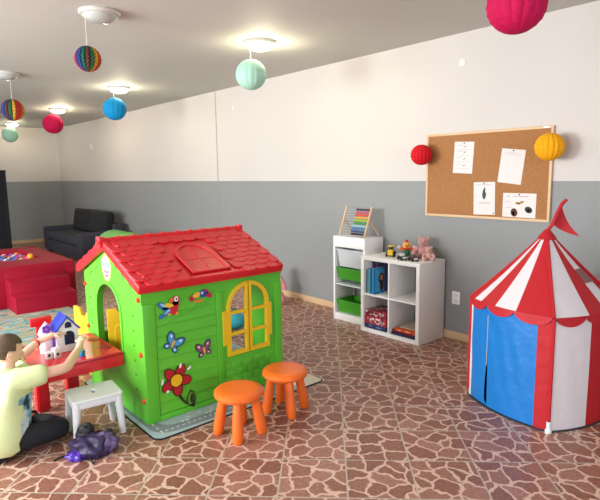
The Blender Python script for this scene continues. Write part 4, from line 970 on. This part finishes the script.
# ------------------------------------------------------------------ purple bag
bag = thing('crumpled_bag', 'crumpled shiny purple and black bag lying on the tiles by the child', 'bag', (-3.0, .955, 0), R(49))
M_BAGP = mat('shiny_purple_nylon', '#2f2349', .45, .4, 18, .8, 28); M_BAGK = mat('black_nylon', '#17151d', .5, .2, 18, .6, 28); M_BAGL = mat('lilac_nylon', '#5d4d7a', .4, .25, 18, .7, 28)
def lump(c, r, sc, seed, amp=.18, floor_=0.0):
    random.seed(seed); bm = bmesh.new(); bmesh.ops.create_icosphere(bm, subdivisions=4, radius=1)
    w_ = [(Vector((random.gauss(0, 1), random.gauss(0, 1), random.gauss(0, 1)))*random.uniform(1.6, 3.4), random.uniform(0, 6)) for _ in range(9)]
    for v in bm.verts:
        d = v.co.normalized(); k = 1 + amp*sum(abs(math.sin(d.dot(a)+p)) - .6 for a, p in w_)/2.4
        v.co = Vector((d.x*sc[0], d.y*sc[1], d.z*sc[2]))*r*k + Vector(c)
        if v.co.z < floor_: v.co.z = floor_ + .001*random.random()
    b = MB(); b.bm.free(); b.bm = bm; return b
lump((.0, .0, .045), .11, (1.15, .8, .75), 4, .35).build('bag_body', M_BAGP, bag, local=True, smooth=60)
lump((.095, .04, .065), .08, (1, .8, .75), 5, .3).build('side_pocket', M_BAGL, bag, local=True, smooth=60)
lump((-.05, .07, .10), .065, (.9, .75, 1.15), 6, .3).build('folded_flap', M_BAGK, bag, local=True, smooth=60)
lump((.06, .11, .06), .06, (1.4, .7, .8), 8, .3).build('folded_flap', M_BAGK, bag, local=True, smooth=60)
lump((-.06, -.075, .025), .06, (1, .7, .5), 9, .3).build('corner', mat('violet_nylon', '#4c2aa0', .3, .2, 18, .5, 28), bag, local=True, smooth=60)
for pts in ([(-.1, -.02, .03), (-.14, -.04, .012), (-.18, -.06, .008), (-.20, -.10, .007)], [(.03, -.07, .03), (.05, -.11, .012), (.075, -.14, .007)]):
    MB().tube(pts, .006, 8).build('strap', M_BAGK, bag, local=True)
for k_ in kids(bag): k_.data.transform(Matrix.Scale(.87, 4))

# ------------------------------------------------------------------ the child
def skin_bm(nodes, edges, sub=2, root=0):
    me = bpy.data.meshes.new('skel'); me.from_pydata([n[0] for n in nodes], edges, []); o = bpy.data.objects.new('skel', me); COL.objects.link(o)
    md = o.modifiers.new('skin', 'SKIN'); md.use_smooth_shade = True
    lay = me.skin_vertices[0].data if len(me.skin_vertices) else None
    if lay is None:
        bm = bmesh.new(); bm.from_mesh(me); bm.verts.layers.skin.verify(); bm.to_mesh(me); bm.free(); lay = me.skin_vertices[0].data
    for i, n in enumerate(nodes):
        r = n[1]; lay[i].radius = (r, r) if not isinstance(r, tuple) else r; lay[i].use_root = (i == root)
    o.modifiers.new('sub', 'SUBSURF').levels = sub
    bpy.context.view_layer.update(); dg = bpy.context.evaluated_depsgraph_get()
    res = bpy.data.meshes.new_from_object(o.evaluated_get(dg)); res.materials.clear()
    bpy.data.objects.remove(o); bpy.data.meshes.remove(me)
    return res
kid = thing('person', 'person in a pale lime t-shirt sitting on the tiles, reaching for the toy house', 'person', (-3.38, .6, 0))
M_SKIN = mat('skin', '#e6b8a0', .5, .04, 20, sub=.15); M_SHIRT = mat('pale_lime_cotton', '#e0efb2', .85, .04, 14, .25, 18); M_PANTS = mat('black_trousers', '#14151b', .85, .15); M_HAIR = mat('short_brown_hair', '#5a4630', .7, .35, 60, .7, 160)
PEL, CHE, NEC = Vector((-3.345, .505, .10)), Vector((-3.362, .585, .36)), Vector((-3.365, .64, .50))
RS, RE, RW, RH = Vector((-3.255, .665, .455)), Vector((-3.235, .93, .465)), Vector((-3.40, 1.06, .515)), Vector((-3.445, 1.09, .545))
LS, LE, LW, LH = Vector((-3.48, .70, .445)), Vector((-3.66, .80, .47)), Vector((-3.665, .885, .525)), Vector((-3.655, 1.0, .57))
LW = Vector((-3.672, .89, .535)); LE = Vector((-3.60, .74, .46))
nodes = [(PEL, .10), (PEL.lerp(CHE, .5), .085), (CHE, .08), (NEC - Vector((0, .01, .035)), .05), (NEC + Vector((.012, .01, .03)), .04), (Vector((-3.37, .645, .56)), .042),
         (RS, .038), (RS.lerp(RE, .5), .036), (RE, .034), (RE.lerp(RW, .5), .030), (RW, .022), (RH, .024),
         (LS, .038), (LS.lerp(LE, .5), .036), (LE, .034), (LE.lerp(LW, .5), .030), (LW, .022), (LH, .024),
         (Vector((-3.27, .56, .095)), .082), (Vector((-3.235, .82, .105)), .058), (Vector((-3.25, .885, .09)), .05), (Vector((-3.45, .86, .06)), .045), (Vector((-3.6, .80, .045)), .035), (Vector((-3.67, .82, .04)), .03),
         (Vector((-3.44, .56, .09)), .082), (Vector((-3.66, .72, .09)), .06), (Vector((-3.70, .74, .08)), .05), (Vector((-3.56, .70, .05)), .042), (Vector((-3.46, .72, .045)), .035)]
edges = [(0, 1), (1, 2), (2, 3), (3, 4), (4, 5), (2, 6), (6, 7), (7, 8), (8, 9), (9, 10), (10, 11), (2, 12), (12, 13), (13, 14), (14, 15), (15, 16), (16, 17),
         (0, 18), (18, 19), (19, 20), (20, 21), (21, 22), (22, 23), (0, 24), (24, 25), (25, 26), (26, 27), (27, 28)]
body = MB(); body.mesh(skin_bm(nodes, edges, 2))
def hand(H, d, palm_n, side, curl):
    d = d.normalized(); s = d.cross(palm_n).normalized(); nrm = s.cross(d)
    body.ball((0, 0, 0), .026, (1, 1.25, .55), frame(H + d*.006, s, d, nrm), sub=3)
    for i, (o_, L_) in enumerate(((-.018, .036), (-.006, .042), (.006, .039), (.018, .030))):
        p = H + s*o_ + d*.028; seg = [H + s*o_ + d*.01, p]
        dd = d.copy()
        for k in range(3):
            dd = (dd + nrm*-curl*.55).normalized(); p = p + dd*L_*(.45, .32, .26)[k]; seg.append(p)
        body.mesh(skin_bm([(q, .0068 - .0006*j) for j, q in enumerate(seg)], [(j, j+1) for j in range(len(seg)-1)], 1))
    th0 = H - s*side*.018 - d*.012; t1 = th0 - s*side*.02 + d*.018 - nrm*.008; t2 = t1 - s*side*.004 + d*.02 - nrm*.012
    body.mesh(skin_bm([(th0, .0095), (t1, .0085), (t2, .007)], [(0, 1), (1, 2)], 1))
hand(RH + (RH-RW).normalized()*.012, (RH-RW) + Vector((-.01, .01, -.01)), Vector((-.3, .2, .9)), 1, .9)
hand(LH, (LH-LW) + Vector((.0, .02, -.02)), Vector((.1, .1, .99)), -1, .7)
# head: +Y looks where the child looks
HC_ = Vector((-3.375, .650, .602))
HM = Matrix.Translation(HC_) @ Matrix.Rotation(R(4), 4, 'Z') @ Matrix.Rotation(R(-14), 4, 'X') @ Matrix.Scale(.87, 4)
def headbm():
    bm = bmesh.new(); bmesh.ops.create_uvsphere(bm, u_segments=40, v_segments=28, radius=1)
    for v in bm.verts:
        x, y, z = v.co
        X = x*.074; Y = y*.094; Z = z*.108
        if z < 0: 
            k = 1 + z*.32; X *= k; Y = Y*(1 + z*.12) if y > 0 else Y*(1+z*.45); Y += -z*.010
        if y > .75: Y -= .008*(y-.75)*4*(1-abs(z))*.5
        nose = math.exp(-((x/.16)**2 + ((z+.18)/.2)**2))
        if y > 0: Y += .024*nose
        mouth = math.exp(-((x/.35)**2 + ((z+.52)/.12)**2))
        if y > 0: Y += .006*mouth
        for s in (-1, 1):
            eye = math.exp(-(((x-s*.38)/.16)**2 + ((z-.05)/.13)**2))
            if y > 0: Y -= .010*eye
            chk = math.exp(-(((x-s*.5)/.25)**2 + ((z+.3)/.25)**2))
            if y > 0: Y += .004*chk
        v.co = (X, Y, Z)
    return bm
body.sub(headbm(), HM)
for s in (-1, 1):
    body.ball((0, 0, 0), .026, (.35, .75, 1.15), HM @ Matrix.Translation((s*.074, -.004, -.012)) @ Matrix.Rotation(s*R(18), 4, 'Z'), sub=3)
    body.ball((0, 0, 0), .012, (.5, .8, 1.1), HM @ Matrix.Translation((s*.0815, .003, -.008)), sub=2)
bo = body.build('body', M_SKIN, kid, smooth=80)
for s in (-1, 1):
    MB().ball((0, 0, 0), .0095, M=HM @ Matrix.Translation((s*.028, .077, .006))).build('eye', M_WHITE, kid)
    MB().ball((0, 0, 0), .0055, (1, .5, 1), HM @ Matrix.Translation((s*.028, .0855, .006))).build('pupil', M_BLACK, kid)
    MB().tube([HM @ Vector((s*.014, .089, .024)), HM @ Vector((s*.03, .087, .030)), HM @ Vector((s*.044, .078, .026))], [.003, .004, .002], 6).build('eyebrow', M_HAIR, kid)
MB().tube([HM @ Vector((-.02, .083, -.058)), HM @ Vector((0, .092, -.056)), HM @ Vector((.02, .083, -.058))], [.002, .0055, .002], 8).build('mouth', mat('lips', '#b86a62', .5), kid)
bm = headbm()
kill = []
for v in bm.verts:
    x, y, z = v.co; k = 1.085
    v.co = Vector((x*1.1, y*1.09 - .003, z*1.07 + .002))
for f in bm.faces:
    c = f.calc_center_median(); front = c.y > .030 and c.z < .058; low = c.z < -.052; earz = abs(c.x) > .045 and c.y > -.022 and c.z < .018
    if front or low or earz or (c.y > .0 and c.z < .02 and abs(c.x) < .2 and c.y > .03): kill.append(f)
bmesh.ops.delete(bm, geom=kill, context='FACES')
bmesh.ops.solidify(bm, geom=bm.faces[:], thickness=.006); bmesh.ops.recalc_face_normals(bm, faces=bm.faces)
random.seed(5)
for v in bm.verts: v.co += v.co.normalized()*random.uniform(-.0015, .0022)
b = MB(); b.bm.free(); b.bm = bm; bmesh.ops.transform(b.bm, matrix=HM, verts=b.bm.verts); b.build('hair', M_HAIR, kid, smooth=70)
# t-shirt
sn_ = [(PEL + Vector((.045, .02, -.11)), (.195, .19)), (PEL.lerp(CHE, .4) + Vector((.02, .045, 0)), (.155, .155)), (CHE + Vector((.012, .03, .0)), (.155, .145)), (NEC - Vector((.0, .004, .028)), .112), (NEC + Vector((.0, .004, .016)), .056),
       (RS + Vector((-.012, -.005, .0)), .088), (RS.lerp(RE, .40), .068), (RS.lerp(RE, .62), .062), (LS, .084), (LS.lerp(LE, .5), .066), (LS.lerp(LE, .75), .058)]
se = [(0, 1), (1, 2), (2, 3), (3, 4), (2, 5), (5, 6), (6, 7), (2, 8), (8, 9), (9, 10)]
b = MB(); b.mesh(skin_bm(sn_, se, 2))
for v in b.bm.verts:
    if v.co.z < .02: v.co.z = .02 + (v.co.z-.02)*.05
    v.co += Vector((.004*math.sin(v.co.z*60+v.co.x*40), .004*math.sin(v.co.z*45+v.co.y*50), 0))
pb = b.bm.copy()
shirt = b.build('t_shirt', M_SHIRT, kid, smooth=80)
pb.normal_update(); kill = []
for f in pb.faces:
    c = f.calc_center_median(); q = c - PEL
    if not (f.normal.y > .5 and .0 < c.z < .34 and -.10 < q.x < .13 and abs(f.normal.z) < .6): kill.append(f)
bmesh.ops.delete(pb, geom=kill, context='FACES')
for v in pb.verts: v.co += v.normal*.002
bmesh.ops.solidify(pb, geom=pb.faces[:], thickness=.001)
def print_mat():
    m = bpy.data.materials.new('shirt_print'); m.use_nodes = True; nt = m.node_tree; bs = nt.nodes['Principled BSDF']
    tc = nt.nodes.new('ShaderNodeTexCoord'); n = nt.nodes.new('ShaderNodeTexNoise'); n.inputs['Scale'].default_value = 14; nt.links.new(tc.outputs['Object'], n.inputs['Vector'])
    r = nt.nodes.new('ShaderNodeValToRGB'); e = r.color_ramp.elements; e[0].position = .36; e[0].color = lin('#2c3a48'); e[1].position = .58; e[1].color = lin('#dfe8ea'); e.new(.46).color = lin('#7fb6d0')
    nt.links.new(n.outputs[0], r.inputs[0]); nt.links.new(r.outputs[0], bs.inputs['Base Color']); bs.inputs['Roughness'].default_value = .8
    return m
x = MB(); x.bm.free(); x.bm = pb; x.build('shirt_print', print_mat(), shirt, smooth=80)
# trousers
pn = [(PEL + Vector((0, .03, -.01)), .085), (Vector((-3.27, .57, .09)), .082), (Vector((-3.245, .71, .105)), .078), (Vector((-3.235, .83, .105)), .068), (Vector((-3.25, .89, .09)), .06), (Vector((-3.45, .865, .062)), .053), (Vector((-3.6, .80, .05)), .045),
      (Vector((-3.44, .58, .09)), .082), (Vector((-3.66, .72, .09)), .07), (Vector((-3.70, .74, .08)), .06), (Vector((-3.56, .70, .055)), .05), (Vector((-3.47, .72, .05)), .042)]
pe = [(0, 1), (1, 2), (2, 3), (3, 4), (4, 5), (5, 6), (0, 7), (7, 8), (8, 9), (9, 10), (10, 11)]
b = MB(); b.mesh(skin_bm(pn, pe, 2))
for v in b.bm.verts:
    if v.co.z < .004: v.co.z = .004
b.build('trousers', M_PANTS, kid, smooth=80)
for p, d in ((Vector((-3.66, .82, .04)), Vector((-.09, .02, -.01))), (Vector((-3.455, .72, .045)), Vector((.07, .03, -.01)))):
    b = MB(); b.mesh(skin_bm([(p, .036), (p+d*.5, .034), (p+d, .026)], [(0, 1), (1, 2)], 2))
    for v in b.bm.verts:
        if v.co.z < .003: v.co.z = .003
    b.build('shoe', M_BLACK, kid, smooth=80)
# wristband and shirt print
b = MB(); wa = (LW-LE).normalized(); wp = LW - wa*.012; sd_ = wa.orthogonal().normalized(); s2 = wa.cross(sd_)
b.tube([wp + (sd_*math.cos(2*PI*i/16) + s2*math.sin(2*PI*i/16))*.0245 for i in range(17)], .006, 8); b.build('wristband', mat('red_silicone', '#c01828', .4), kid)
